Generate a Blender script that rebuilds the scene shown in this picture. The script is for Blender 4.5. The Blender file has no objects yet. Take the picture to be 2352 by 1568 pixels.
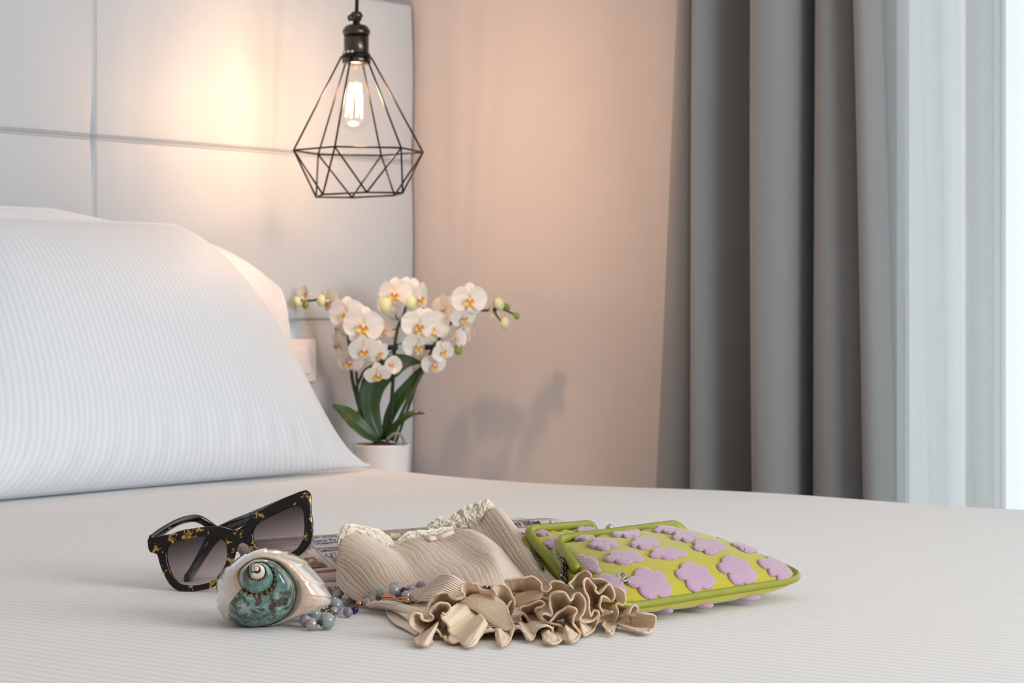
import bpy, bmesh, math, random
import numpy as np
from mathutils import Vector, Matrix, noise

random.seed(7)
SC = bpy.context.scene
COL = SC.collection
BED = 0.62          # height of the bed top
CAMZ = 0.86         # height of the camera
F = 5000.0          # focal length in pixels of the 2352 px wide frame
CX, HY = 1176.0, 700.0

# ------------------------------------------------------------------ camera, world, light, exposure
cam_d = bpy.data.cameras.new('camera')
cam = bpy.data.objects.new('camera', cam_d)
COL.objects.link(cam)
cam.location = (0, 0, CAMZ)
cam.rotation_euler = (math.radians(90), 0, 0)
cam_d.sensor_width = 36.0
cam_d.lens = 36.0 * F / 2352.0
cam_d.shift_y = -(784.0 - HY) / 2352.0
cam_d.clip_start = 0.05
cam_d.dof.use_dof = True
cam_d.dof.focus_distance = 1.66
cam_d.dof.aperture_fstop = 24.0
SC.camera = cam

SC.view_settings.view_transform = 'Standard'
SC.view_settings.look = 'None'
SC.view_settings.gamma = 1.0
SC.view_settings.use_curve_mapping = False
SC.view_settings.exposure = 0.06

w = bpy.data.worlds.new('daylight')
SC.world = w
w.use_nodes = True
w.node_tree.nodes['Background'].inputs[0].default_value = (0.86, 0.94, 1.0, 1)
w.node_tree.nodes['Background'].inputs[1].default_value = 1.5

SC.cycles.max_bounces = 10
SC.cycles.diffuse_bounces = 5
SC.cycles.transparent_max_bounces = 16
SC.cycles.caustics_reflective = False
SC.cycles.caustics_refractive = False
SC.cycles.sample_clamp_indirect = 6.0
SC.cycles.use_denoising = True

# room frame: x runs along the head wall to the right, y runs towards the head wall
ANG = math.atan2(0.7616, 0.591)
ROOM = Matrix.Translation((-0.173, 3.75, 0.0)) @ Matrix.Rotation(ANG, 4, 'Z')
def R(u, v, z=0.0):
    return ROOM @ Vector((u, -v, z))

def area(name, u, v, z, sx, sy, facing, power, col):
    l = bpy.data.lights.new(name, 'AREA')
    l.shape = 'RECTANGLE'; l.size = sx; l.size_y = sy
    l.energy = power; l.color = col
    o = bpy.data.objects.new(name, l)
    COL.objects.link(o)
    d = (ROOM.to_3x3() @ Vector(facing)).normalized()
    o.matrix_world = Matrix.Translation(R(u, v, z)) @ d.to_track_quat('-Z', 'Z').to_matrix().to_4x4()
    return o
WIN_U = 0.012
area('window_daylight', WIN_U + 0.35, 1.95, 1.35, .7, 2.4, (-1, 0, -0.05), 2.5, (0.90, 0.955, 1.0))
area('back_fill_light', -1.15, 4.45, 1.45, 2.2, 1.5, (0, 1, -0.1), 90, (0.90, 0.957, 1.0))  # unseen fill lamp, added behind the camera to brighten bed and pillows

# ------------------------------------------------------------------ helpers
def P(px, py, Y):
    return Vector(((px - CX) / F * Y, Y, CAMZ + (HY - py) / F * Y))
def G(px, py, z=0.0):                 # pixel on the plane z above the bed
    Y = (CAMZ - BED - z) * F / (py - HY)
    return P(px, py, Y)
def proj(p):
    return (CX + F * p[0] / p[1], HY - F * (p[2] - CAMZ) / p[1])

def lin(c):
    c = c / 255.0
    return c / 12.92 if c <= 0.04045 else ((c + 0.055) / 1.055) ** 2.4
def rgb(r, g, b):
    return (lin(r), lin(g), lin(b), 1.0)

class NT:
    """small wrapper round a material's node tree"""
    def __init__(s, name):
        s.m = bpy.data.materials.new(name); s.m.use_nodes = True
        s.t = s.m.node_tree; s.b = s.t.nodes['Principled BSDF']
        s.out = s.t.nodes['Material Output']
    def n(s, typ, **kw):
        nd = s.t.nodes.new(typ)
        for k, v in kw.items():
            if k.startswith('_'):
                nd.inputs[k[1:].replace('__', ' ')].default_value = v
            else:
                setattr(nd, k, v)
        return nd
    def l(s, a, b):
        s.t.links.new(a, b)
    def coords(s, kind='Object', scale=(1, 1, 1), rot=(0, 0, 0)):
        tc = s.n('ShaderNodeTexCoord')
        mp = s.n('ShaderNodeMapping')
        mp.inputs['Scale'].default_value = scale
        mp.inputs['Rotation'].default_value = rot
        s.l(tc.outputs[kind], mp.inputs['Vector'])
        return mp.outputs['Vector']
    def noise(s, vec, scale, detail=2.0, rough=0.5, dist=0.0):
        t = s.n('ShaderNodeTexNoise')
        t.inputs['Scale'].default_value = scale
        t.inputs['Detail'].default_value = detail
        t.inputs['Roughness'].default_value = rough
        t.inputs['Distortion'].default_value = dist
        s.l(vec, t.inputs['Vector'])
        return t.outputs['Fac']
    def wave(s, vec, scale, direction='X', dist=0.0, dscale=1.0, profile='SIN'):
        t = s.n('ShaderNodeTexWave')
        t.wave_type = 'BANDS'; t.bands_direction = direction; t.wave_profile = profile
        t.inputs['Scale'].default_value = scale
        t.inputs['Distortion'].default_value = dist
        t.inputs['Detail Scale'].default_value = dscale
        s.l(vec, t.inputs['Vector'])
        return t.outputs['Fac']
    def ramp(s, fac, stops, interp='LINEAR'):
        r = s.n('ShaderNodeValToRGB')
        r.color_ramp.interpolation = interp
        e = r.color_ramp.elements
        while len(e) < len(stops):
            e.new(0.5)
        for i, (p, c) in enumerate(stops):
            e[i].position = p
            e[i].color = c if len(c) == 4 else (*c, 1)
        s.l(fac, r.inputs['Fac'])
        return r.outputs['Color']
    def mix(s, fac, a, b):
        m = s.n('ShaderNodeMix', data_type='RGBA')
        if isinstance(fac, (int, float)):
            m.inputs[0].default_value = fac
        else:
            s.l(fac, m.inputs[0])
        for v, k in ((a, 6), (b, 7)):
            if isinstance(v, tuple):
                m.inputs[k].default_value = v
            else:
                s.l(v, m.inputs[k])
        return m.outputs[2]
    def math(s, op, a, b=0.0):
        m = s.n('ShaderNodeMath', operation=op)
        for v, k in ((a, 0), (b, 1)):
            if isinstance(v, (int, float)):
                m.inputs[k].default_value = v
            else:
                s.l(v, m.inputs[k])
        return m.outputs[0]
    def bump(s, h, strength=0.3, dist=0.001):
        b = s.n('ShaderNodeBump')
        b.inputs['Strength'].default_value = strength
        b.inputs['Distance'].default_value = dist
        s.l(h, b.inputs['Height'])
        s.l(b.outputs['Normal'], s.b.inputs['Normal'])
        return b
    def col(s, c):
        if isinstance(c, tuple):
            s.b.inputs['Base Color'].default_value = c
        else:
            s.l(c, s.b.inputs['Base Color'])
    def set(s, **kw):
        names = dict(rough='Roughness', metal='Metallic', trans='Transmission Weight', ior='IOR',
                     sss='Subsurface Weight', sssr='Subsurface Radius', ssss='Subsurface Scale', coat='Coat Weight', coatr='Coat Roughness',
                     sheen='Sheen Weight', sheenr='Sheen Roughness', spec='Specular IOR Level', alpha='Alpha',
                     film='Thin Film Thickness', filmior='Thin Film IOR', emis='Emission Color', emiss='Emission Strength')
        for k, v in kw.items():
            s.b.inputs[names[k]].default_value = v
        return s

def plain(name, c, rough=0.5, metal=0.0, **kw):
    t = NT(name); t.col(c); t.set(rough=rough, metal=metal, **kw)
    return t.m

class MB:
    """collects geometry for one mesh"""
    def __init__(s):
        s.v = []; s.f = []; s.uv = {}
    def add(s, vs, fs):
        o = len(s.v)
        s.v += [tuple(x) for x in vs]
        s.f += [tuple(i + o for i in f) for f in fs]
        return o
    def grid(s, rows, closed_u=False, closed_v=False, flip=False, uv=None):
        m, n = len(rows), len(rows[0])
        vs = [p for r in rows for p in r]
        fs = []
        uvs = []
        for i in range(m if closed_u else m - 1):
            for j in range(n if closed_v else n - 1):
                a, b = i * n + j, i * n + (j + 1) % n
                c, d = ((i + 1) % m) * n + (j + 1) % n, ((i + 1) % m) * n + j
                fs.append((a, d, c, b) if flip else (a, b, c, d))
        o = s.add(vs, fs)
        if uv:
            for i in range(m):
                for j in range(n):
                    s.uv[o + i * n + j] = (uv[0] * j / max(1, n - 1), uv[1] * i / max(1, m - 1))
    def tube(s, pts, r, n=8, closed=False, caps=True, flat=1.0, up=None):
        pts = [Vector(p) for p in pts]
        m = len(pts)
        rs = r if isinstance(r, (list, tuple)) else [r] * m
        T = []
        for i in range(m):
            if closed:
                t = pts[(i + 1) % m] - pts[i - 1]
            else:
                t = pts[min(i + 1, m - 1)] - pts[max(i - 1, 0)]
            T.append(t.normalized() if t.length > 1e-12 else Vector((0, 0, 1)))
        ref = Vector(up) if up is not None else (Vector((0, 0, 1)) if abs(T[0].z) < 0.9 else Vector((1, 0, 0)))
        N = (ref - T[0] * ref.dot(T[0])).normalized()
        rows = []
        for i in range(m):
            if i:
                if up is not None:
                    N = (ref - T[i] * ref.dot(T[i]))
                else:
                    N = N - T[i] * N.dot(T[i])
                N = N.normalized() if N.length > 1e-9 else Vector((1, 0, 0))
            B = T[i].cross(N)
            rows.append([pts[i] + (N * math.cos(2 * math.pi * k / n) + B * (flat * math.sin(2 * math.pi * k / n))) * rs[i] for k in range(n)])
        o = len(s.v)
        s.grid(rows, closed_u=closed, closed_v=True)
        if caps and not closed:
            s.f.append(tuple(o + k for k in range(n))[::-1])
            s.f.append(tuple(o + (m - 1) * n + k for k in range(n)))
    def lathe(s, prof, c=(0, 0, 0), n=32, axis=None):
        c = Vector(c)
        rows = []
        for (r, z) in prof:
            rows.append([c + Vector((r * math.cos(2 * math.pi * k / n), r * math.sin(2 * math.pi * k / n), z)) for k in range(n)])
        s.grid(rows, closed_v=True)
    def ball(s, c, r, n=16, sc=(1, 1, 1), rot=None):
        c = Vector(c)
        m = n // 2
        rows = []
        for i in range(m + 1):
            th = math.pi * i / m
            row = []
            for k in range(n):
                ph = 2 * math.pi * k / n
                p = Vector((r * sc[0] * math.sin(th) * math.cos(ph), r * sc[1] * math.sin(th) * math.sin(ph), -r * sc[2] * math.cos(th)))
                if rot is not None:
                    p = rot @ p
                row.append(c + p)
            rows.append(row)
        s.grid(rows, closed_v=True)
    def box(s, lo, hi):
        x0, y0, z0 = lo; x1, y1, z1 = hi
        s.add([(x0, y0, z0), (x1, y0, z0), (x1, y1, z0), (x0, y1, z0), (x0, y0, z1), (x1, y0, z1), (x1, y1, z1), (x0, y1, z1)],
              [(0, 3, 2, 1), (4, 5, 6, 7), (0, 1, 5, 4), (1, 2, 6, 5), (2, 3, 7, 6), (3, 0, 4, 7)])
    def mesh(s, name, smooth=True, weld=False, bevel=0.0, segs=3, off=None):
        v = s.v
        if off is not None:
            v = [(a[0] - off[0], a[1] - off[1], a[2] - off[2]) for a in v]
        me = bpy.data.meshes.new(name)
        me.from_pydata(v, [], s.f)
        if s.uv:
            lay = me.uv_layers.new(name='UVMap')
            d = np.zeros(len(me.loops) * 2, dtype=np.float32)
            vi = np.zeros(len(me.loops), dtype=np.int32)
            me.loops.foreach_get('vertex_index', vi)
            arr = np.zeros((len(v), 2), dtype=np.float32)
            for k, q in s.uv.items():
                arr[k] = q
            d[:] = arr[vi].ravel()
            lay.data.foreach_set('uv', d)
        if weld or bevel > 0:
            bm = bmesh.new(); bm.from_mesh(me)
            bmesh.ops.remove_doubles(bm, verts=bm.verts, dist=1e-6)
            if bevel > 0:
                bmesh.ops.bevel(bm, geom=bm.edges[:], offset=bevel, segments=segs, affect='EDGES', profile=0.5, clamp_overlap=True)
            bmesh.ops.recalc_face_normals(bm, faces=bm.faces)
            bm.to_mesh(me); bm.free()
        me.polygons.foreach_set('use_smooth', [smooth] * len(me.polygons))
        me.update()
        return me

ORIG = {}
def obj(name, me, mat=None, parent=None, label=None, cat=None, group=None, kind=None, matrix=None, solid=0.0, soff=0.0, sub=0):
    o = bpy.data.objects.new(name, me)
    COL.objects.link(o)
    if mat is not None and hasattr(me, 'materials') and len(me.materials) == 0:
        me.materials.append(mat)
    if parent is not None:
        o.parent = parent
        o.matrix_parent_inverse = ORIG.get(parent.name, Matrix.Identity(4)).inverted()
    if matrix is not None:
        o.matrix_basis = matrix
    ORIG[o.name] = (ORIG.get(parent.name) if parent is not None else Matrix.Identity(4)) if False else (matrix if matrix is not None else Matrix.Identity(4))
    if label: o['label'] = label
    if cat: o['category'] = cat
    if group: o['group'] = group
    if kind: o['kind'] = kind
    if solid:
        md = o.modifiers.new('thickness', 'SOLIDIFY'); md.thickness = solid; md.offset = soff
    if sub:
        md = o.modifiers.new('smooth', 'SUBSURF'); md.levels = sub; md.render_levels = sub
    return o
def thing(name, loc, label, cat, group=None):
    o = bpy.data.objects.new(name, None)
    COL.objects.link(o)
    o.location = loc
    o.empty_display_size = 0.02
    ORIG[o.name] = Matrix.Translation(loc)
    o['label'] = label; o['category'] = cat
    if group: o['group'] = group
    return o
def structure(name, me, mat, matrix=None, parent=None):
    return obj(name, me, mat, parent=parent, matrix=matrix, kind='structure' if parent is None else None)

def cr(pts, n, closed=False):
    """Catmull-Rom through pts (m,k) sampled at n points, uniform in index"""
    p = np.asarray(pts, dtype=float)
    m = len(p)
    if closed:
        t = np.arange(n) * m / n
        i = np.floor(t).astype(int); f = (t - i)[:, None]
        p0, p1, p2, p3 = p[(i - 1) % m], p[i % m], p[(i + 1) % m], p[(i + 2) % m]
    else:
        t = np.linspace(0, m - 1, n)
        i = np.minimum(np.floor(t).astype(int), m - 2); f = (t - i)[:, None]
        ext = np.vstack([2 * p[0] - p[1], p, 2 * p[-1] - p[-2]])
        p0, p1, p2, p3 = ext[i], ext[i + 1], ext[i + 2], ext[i + 3]
    return 0.5 * ((2 * p1) + (-p0 + p2) * f + (2 * p0 - 5 * p1 + 4 * p2 - p3) * f ** 2 + (-p0 + 3 * p1 - 3 * p2 + p3) * f ** 3)
def crlen(pts, step, closed=False):
    """Catmull-Rom resampled at about equal arc length"""
    q = cr(pts, max(60, len(pts) * 24), closed)
    if closed:
        q = np.vstack([q, q[:1]])
    d = np.concatenate([[0], np.cumsum(np.linalg.norm(np.diff(q, axis=0), axis=1))])
    n = max(3, int(round(d[-1] / step)) + 1)
    s = np.linspace(0, d[-1], n)
    out = np.stack([np.interp(s, d, q[:, k]) for k in range(q.shape[1])], axis=1)
    return out[:-1] if closed else out
def net(rows, nu, nv):
    """rows: list of control rows (m, k, dims) -> nu x nv smooth grid"""
    a = np.asarray(rows, dtype=float)
    b = np.stack([cr(r, nv) for r in a])
    return np.stack([cr(b[:, j], nu) for j in range(nv)], axis=1)
def normals(g):
    du = np.gradient(g, axis=0); dv = np.gradient(g, axis=1)
    n = np.cross(du, dv)
    return n / np.maximum(1e-12, np.linalg.norm(n, axis=2, keepdims=True))
def curve_mesh(name, loops, extrude, bevel=0.0, res=2):
    """filled flat shape with holes (2D loops), extruded both ways along z"""
    c = bpy.data.curves.new(name, 'CURVE')
    c.dimensions = '2D'; c.fill_mode = 'BOTH'
    c.extrude = extrude; c.bevel_depth = bevel; c.bevel_resolution = res
    for lp in loops:
        s = c.splines.new('POLY')
        s.points.add(len(lp) - 1)
        for i, q in enumerate(lp):
            s.points[i].co = (q[0], q[1], 0, 1)
        s.use_cyclic_u = True
    o = bpy.data.objects.new(name, c)
    COL.objects.link(o)
    dg = bpy.context.evaluated_depsgraph_get()
    me = bpy.data.meshes.new_from_object(o.evaluated_get(dg))
    bpy.data.objects.remove(o); bpy.data.curves.remove(c)
    me.name = name
    return me
def text_mesh(name, s, size, bold=0.0, extrude=0.0, shear=0.0, space=1.0):
    c = bpy.data.curves.new(name, 'FONT')
    c.body = s; c.size = size; c.offset = bold; c.extrude = extrude; c.shear = shear
    c.space_character = space; c.resolution_u = 2
    o = bpy.data.objects.new(name, c)
    COL.objects.link(o)
    dg = bpy.context.evaluated_depsgraph_get()
    me = bpy.data.meshes.new_from_object(o.evaluated_get(dg))
    bpy.data.objects.remove(o); bpy.data.curves.remove(c)
    return me
def merge(name, items, mat):
    """items: (mesh, matrix) joined into one mesh"""
    bm = bmesh.new()
    for me, mx in items:
        t = me.copy(); t.transform(mx); bm.from_mesh(t); bpy.data.meshes.remove(t)
    me = bpy.data.meshes.new(name); bm.to_mesh(me); bm.free()
    me.materials.clear(); me.materials.append(mat)
    return me
# ------------------------------------------------------------------ the room
t = NT('plaster_wall'); v = t.coords('Object'); t.col(rgb(214, 205, 202)); t.set(rough=0.85)
t.bump(t.noise(v, 90, 4, 0.6), 0.10, 0.002); M_wall = t.m
M_ceil = plain('ceiling_paint', rgb(238, 236, 232), 0.9)
t = NT('floor_boards'); v = t.coords('Object', (1, 7, 1)); t.col(t.ramp(t.noise(v, 6, 4), [(0.3, rgb(150, 132, 112)), (0.7, rgb(178, 160, 138))])); t.set(rough=0.45); M_floor = t.m
M_white = plain('white_lacquer', rgb(232, 232, 230), 0.35)

Z1 = 2.7
UL, VB = -4.2, 4.5
def rbox(name, lo, hi, mat, bevel=0.0, parent=None, kind='structure'):
    b = MB(); b.box((lo[0], -hi[1], lo[2]), (hi[0], -lo[1], hi[2]))
    return obj(name, b.mesh(name, smooth=bevel > 0, bevel=bevel), mat, parent=parent, matrix=ROOM, kind=kind if parent is None else None)
WALLV = -0.075
rbox('floor', (UL - .1, WALLV - .1, -.1), (WIN_U + .1, VB + .1, 0), M_floor)
rbox('ceiling', (UL - .1, WALLV - .1, Z1), (WIN_U + .1, VB + .1, Z1 + .1), M_ceil)
rbox('wall_head', (UL - .1, WALLV - .1, 0), (WIN_U + .1, WALLV, Z1), M_wall)
rbox('wall_left', (UL - .1, WALLV, 0), (UL, VB, Z1), M_wall)
def wall_with_hole(name, axis, pos, thick, a0, a1, h0, h1, z0, z1):
    b = MB()
    def bx(lo, hi, zlo, zhi):
        if axis == 'u':
            b.box((pos, -hi, zlo), (pos + thick, -lo, zhi))
        else:
            b.box((lo, -(pos + thick), zlo), (hi, -pos, zhi))
    bx(a0, h0, 0, Z1); bx(h1, a1, 0, Z1); bx(h0, h1, 0, z0); bx(h0, h1, z1, Z1)
    return structure(name, b.mesh(name, smooth=False), M_wall, ROOM)
WV0, WV1, WZ0, WZ1 = 0.84, 2.30, 0.03, 2.42
wall_with_hole('wall_window', 'u', WIN_U, 0.16, WALLV, VB, WV0, WV1, WZ0, WZ1)
wall_with_hole('wall_back', 'v', VB, 0.1, UL, WIN_U, -2.3, -0.1, 0.75, 2.25)

t = NT('window_glass')
tr = t.n('ShaderNodeBsdfTransparent'); gl = t.n('ShaderNodeBsdfGlossy'); gl.inputs['Roughness'].default_value = 0.02
fr = t.n('ShaderNodeFresnel'); mx = t.n('ShaderNodeMixShader')
fr.inputs['IOR'].default_value = 1.3
t.l(fr.outputs[0], mx.inputs[0]); t.l(tr.outputs[0], mx.inputs[1]); t.l(gl.outputs[0], mx.inputs[2]); t.l(mx.outputs[0], t.out.inputs[0])
M_glass = t.m
M_frame = plain('grey_window_frame', rgb(186, 190, 192), .4)
def window(name, axis, pos, h0, h1, z0, z1, n, stiles=None):
    fw = 0.045
    b = MB()
    def bx(lo, hi, zlo, zhi):
        if axis == 'u':
            b.box((pos, -hi, zlo), (pos + 0.04, -lo, zhi))
        else:
            b.box((lo, -(pos + 0.05), zlo), (hi, -pos, zhi))
    bx(h0, h1, z0, z0 + fw); bx(h0, h1, z1 - fw, z1)
    cs = stiles or [min(max(h0 + (h1 - h0) * k / n, h0 + fw / 2), h1 - fw / 2) for k in range(n + 1)]
    n = len(cs) - 1
    for c in cs:
        bx(c - fw / 2, c + fw / 2, z0 + fw, z1 - fw)
    o = structure(name, b.mesh(name, smooth=False), M_frame, ROOM)
    for k in range(n):
        a, c = cs[k] + fw / 2, cs[k + 1] - fw / 2
        q = MB()
        if axis == 'u':
            q.box((pos + .02, -c, z0 + fw), (pos + .026, -a, z1 - fw))
        else:
            q.box((a, -(pos + .026), z0 + fw), (c, -(pos + .02), z1 - fw))
        obj('pane', q.mesh('pane', smooth=False), M_glass, parent=o, matrix=ROOM)
    return o
window('window_1', 'u', WIN_U + 0.06, WV0, WV1, WZ0, WZ1, 2, [WV0 + .03, 1.027, WV1 - .03])
window('added_fill_window', 'v', VB + 0.03, -2.3, -0.1, 0.75, 2.25, 2)  # unseen window added in the back wall to go with the fill lamp
rbox('baseboard_head', (UL, WALLV, 0), (WIN_U, WALLV + .012, .08), M_white, 0.003)
rbox('baseboard_window', (WIN_U - .012, WALLV + .012, 0), (WIN_U, WV0, .08), M_white, 0.003)

# curtains --------------------------------------------------------------------
t = NT('grey_curtain_cloth'); v = t.coords('Object')
fine = t.noise(v, 900, 2)
t.col(t.mix(fine, rgb(127, 128, 129), rgb(143, 143, 143))); t.set(rough=0.8, sheen=0.25)
t.bump(fine, 0.10, 0.0006); M_curtain = t.m
CU = -0.062
def curtain_mesh(name, prof, z0, z1, nz, step, shift, wave=0.0):
    pr = crlen(prof, step)
    rows = []
    for k in range(nz + 1):
        z = z0 + (z1 - z0) * k / nz
        s = (z - 0.52) / 0.93
        row = []
        for (pv, pw) in pr:
            sh = np.interp(pv, [q[0] for q in shift], [q[1] for q in shift]) * s
            a = wave * math.sin(3.1 * z + 9 * pv) * 0.004
            row.append((CU - pw * .8, -(.578 + .772 * (pv + sh + a)), z))
        rows.append(row)
    b = MB(); b.grid(rows, flip=True, uv=(1, 1))
    return b.mesh(name)
gp = [(-.045, .0), (-.01, .014), (.03, .008), (.052, -.018), (.060, -.022), (.059, .01), (.064, .034), (.084, .042), (.11, .02), (.15, -.04), (.19, -.085), (.21, -.07), (.212, .015), (.222, .05), (.245, .06), (.275, .045), (.295, .004), (.298, -.06), (.302, -.115), (.316, -.115),
      (.322, -.04), (.332, .008), (.37, .024), (.41, .0), (.44, -.03), (.448, -.04), (.449, .012), (.455, .038), (.475, .042), (.49, .026), (.50, .0)]
gs = [(-.045, .07), (.062, .014), (.21, -.008), (.31, .002), (.449, -.033), (.50, -.042)]
obj('grey_curtain', curtain_mesh('grey_curtain', gp, 0.03, 2.5, 50, 0.006, gs, 1.0), M_curtain, matrix=ROOM, solid=0.0016,
    label='heavy grey curtain in deep vertical folds beside the pale wall', cat='curtain')
t = NT('sheer_curtain_voile'); v = t.coords('Object')
df = t.n('ShaderNodeBsdfDiffuse'); tl = t.n('ShaderNodeBsdfTranslucent'); tp = t.n('ShaderNodeBsdfTransparent')
c = t.mix(t.noise(v, 700, 2), rgb(222, 226, 224), rgb(240, 243, 242))
t.l(c, df.inputs[0]); t.l(c, tl.inputs[0])
m1 = t.n('ShaderNodeMixShader'); m1.inputs[0].default_value = 0.70
m2 = t.n('ShaderNodeMixShader'); m2.inputs[0].default_value = 0.42
t.l(df.outputs[0], m1.inputs[1]); t.l(tl.outputs[0], m1.inputs[2]); t.l(m1.outputs[0], m2.inputs[1]); t.l(tp.outputs[0], m2.inputs[2]); t.l(m2.outputs[0], t.out.inputs[0])
M_sheer = t.m
sp = [(.42, -.055), (.46, -.035), (.49, -.012), (.52, .004), (.55, -.006), (.58, -.028), (.605, -.012), (.63, .006), (.655, -.014), (.685, -.03), (.72, -.012), (.75, -.005), (.80, -.02),
      (.86, -.012), (.92, -.022), (.98, -.012), (1.04, -.022), (1.10, -.014), (1.2, -.02), (1.28, -.012), (1.36, -.022), (1.44, -.012), (1.52, -.022), (1.60, -.012), (1.68, -.022), (1.76, -.012), (1.84, -.022), (1.92, -.012), (2.0, -.022), (2.08, -.012), (2.16, -.022), (2.26, -.012), (2.34, -.02)]
ss = [(.5, -.03), (.58, -.018), (.64, .0), (.8, .0), (2.4, .0)]
obj('sheer_curtain', curtain_mesh('sheer_curtain', sp, 0.03, 2.5, 40, 0.006, ss, .6), M_sheer, matrix=ROOM,
    label='wide white sheer curtain hanging over the bright window at right', cat='curtain')
sq = [(.47, -.10), (.49, -.085), (.51, -.10), (.53, -.085), (.545, -.10), (.56, -.085), (.578, -.10), (.595, -.088), (.612, -.10), (.628, -.086), (.642, -.095)]
obj('sheer_curtain', curtain_mesh('sheer_curtain', sq, 0.03, 2.5, 40, 0.006, ss, .6), M_sheer, matrix=ROOM,
    label='narrow gathered sheer panel close to the glass behind the wider sheer', cat='curtain')
t_rod = thing('curtain_rail', R(CU, 1.2, 2.53), 'white ceiling rail carrying both curtains above the window', 'curtain rail')
b = MB(); b.box((CU - .05, -3.6, 2.5), (CU + .05, -.5, 2.53))
obj('rail', b.mesh('rail', smooth=False), M_white, parent=t_rod, matrix=ROOM)

# headboard -------------------------------------------------------------------
t = NT('headboard_leather'); v = t.coords('Object')
vo = t.n('ShaderNodeTexVoronoi'); vo.inputs['Scale'].default_value = 900; t.l(v, vo.inputs['Vector'])
t.col(t.mix(t.noise(v, 3, 3), rgb(187, 193, 199), rgb(195, 201, 207))); t.set(rough=0.52, spec=0.35)
t.bump(vo.outputs['Distance'], 0.10, 0.0006); M_head = t.m
M_thread = plain('seam_thread', rgb(196, 192, 186), 0.8)
hb = thing('headboard', R(-1.44, 0, .3), 'tall white leather upholstered headboard stitched into large rectangular panels', 'headboard')
us = [0.0, -0.721, -1.442, -2.163, -2.884]
zs = [0.295, 0.565, 0.835, 1.105, 1.375]
b = MB(); b.box((us[-1] + .004, .006, zs[0] + .004), (us[0] - .004, .07, zs[-1] - .004))
obj('backing_board', b.mesh('backing_board', smooth=True, bevel=0.004), M_head, parent=hb, matrix=ROOM)
stitch = MB()
def edgef(d, r):
    d = max(0.0, min(d, r))
    return math.sqrt(max(0.0, 1 - (1 - d / r) ** 2))
for i in range(4):
    for j in range(4):
        u0, u1, z0, z1 = us[i + 1], us[i], zs[j], zs[j + 1]
        n, m = 56, 30
        ts = [0.5 - 0.5 * math.cos(math.pi * k / n) for k in range(n + 1)]
        tz = [0.5 - 0.5 * math.cos(math.pi * k / m) for k in range(m + 1)]
        rows = []
        for q in tz:
            row = []
            for p in ts:
                du = min(p, 1 - p) * (u1 - u0); dz = min(q, 1 - q) * (z1 - z0)
                y = 0.008 * edgef(du, .010) * (.62 + .38 * edgef(dz, .005)) + 0.004 * math.sin(math.pi * p) ** .5 * math.sin(math.pi * q) ** .5
                # the seams pull towards the corners, so panels bow a little
                pull = 0.006 * math.sin(math.pi * q) * (1 if p > .5 else -1) * (1 - min(p, 1 - p) * 2) ** 4
                row.append((u0 + (u1 - u0) * p + pull * 0.8, .004 - y, z0 + (z1 - z0) * q))
            rows.append(row)
        g = MB(); g.grid(rows, flip=False)
        edge = [rows[0][k] for k in range(n + 1)] + [rows[k][n] for k in range(1, m + 1)] + [rows[m][k] for k in range(n - 1, -1, -1)] + [rows[k][0] for k in range(m - 1, 0, -1)]
        g.grid([edge, [(e[0], .03, e[2]) for e in edge]], closed_v=True)
        obj('panel', g.mesh('panel', weld=True), M_head, parent=hb, matrix=ROOM)
for z in (0.565, 0.835, 1.105):
    for dz in (-.0036, .0036):
        k = 0
        x = us[-1] + .01
        while x < -.01:
            stitch.tube([(x, -.0065, z + dz), (x + .0022, -.0080, z + dz + .0003), (x + .0044, -.0065, z + dz + .0006)], .00055, 5)
            x += .0062
for u in us[1:4]:
    x = zs[0] + .01
    while x < zs[-1] - .01:
        stitch.tube([(u + .004, -.0065, x), (u + .0043, -.0078, x + .0022), (u + .004, -.0065, x + .0044)], .0005, 5)
        x += .0062
obj('stitching', stitch.mesh('stitching'), M_thread, parent=hb, matrix=ROOM, kind='stuff')

# switch plate on the headboard
sw = thing('wall_socket', R(-.2, .0, .70), 'square pale wall plate on the headboard between pillow and orchid', 'wall plate')
c = R(-.0, 0, 0)
b = MB(); b.box((-.352, -.018, .735), (-.258, -.006, .805))
obj('plate', b.mesh('plate', bevel=.003), plain('plate_plastic', rgb(226, 216, 212), .35), parent=sw, matrix=ROOM)
b = MB(); b.box((-.335, -.021, .748), (-.275, -.017, .792))
obj('rocker', b.mesh('rocker', bevel=.002), plain('rocker_plastic', rgb(228, 219, 215), .35), parent=sw, matrix=ROOM)

# bed -------------------------------------------------------------------------
BU0, BU1, BV0, BV1 = -2.30, -0.404, 0.02, 2.12
bed = thing('bed', R(-1.35, 1.07, 0), 'wide bed with a white ribbed cover standing against the headboard', 'bed')
b = MB(); b.box((BU0 + .05, -BV1 + .05, .10), (BU1 - .05, -BV0, .34))
obj('bed_base', b.mesh('bed_base', bevel=.01), plain('bed_base_cloth', rgb(190, 186, 180), .8), parent=bed, matrix=ROOM)
b = MB(); b.box((BU0 + .02, -BV1 + .02, .34), (BU1 - .02, -BV0, BED - .012))
obj('mattress', b.mesh('mattress', bevel=.03), plain('mattress_cloth', rgb(225, 224, 222), .8), parent=bed, matrix=ROOM)
for (lu, lv) in ((BU0 + .12, BV0 + .1), (BU1 - .12, BV0 + .1), (BU0 + .12, BV1 - .12), (BU1 - .12, BV1 - .12)):
    b = MB(); b.lathe([(0, 0), (.022, 0), (.028, .10), (0, .10)], (lu, -lv, 0), 16)
    obj('leg', b.mesh('leg'), M_white, parent=bed, matrix=ROOM)
t = NT('ribbed_white_cotton'); v = t.coords('Object')
rib = t.wave(v, 26.0, 'X', 0.7, 2.2)
weave = t.noise(v, 1500, 2)
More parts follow.
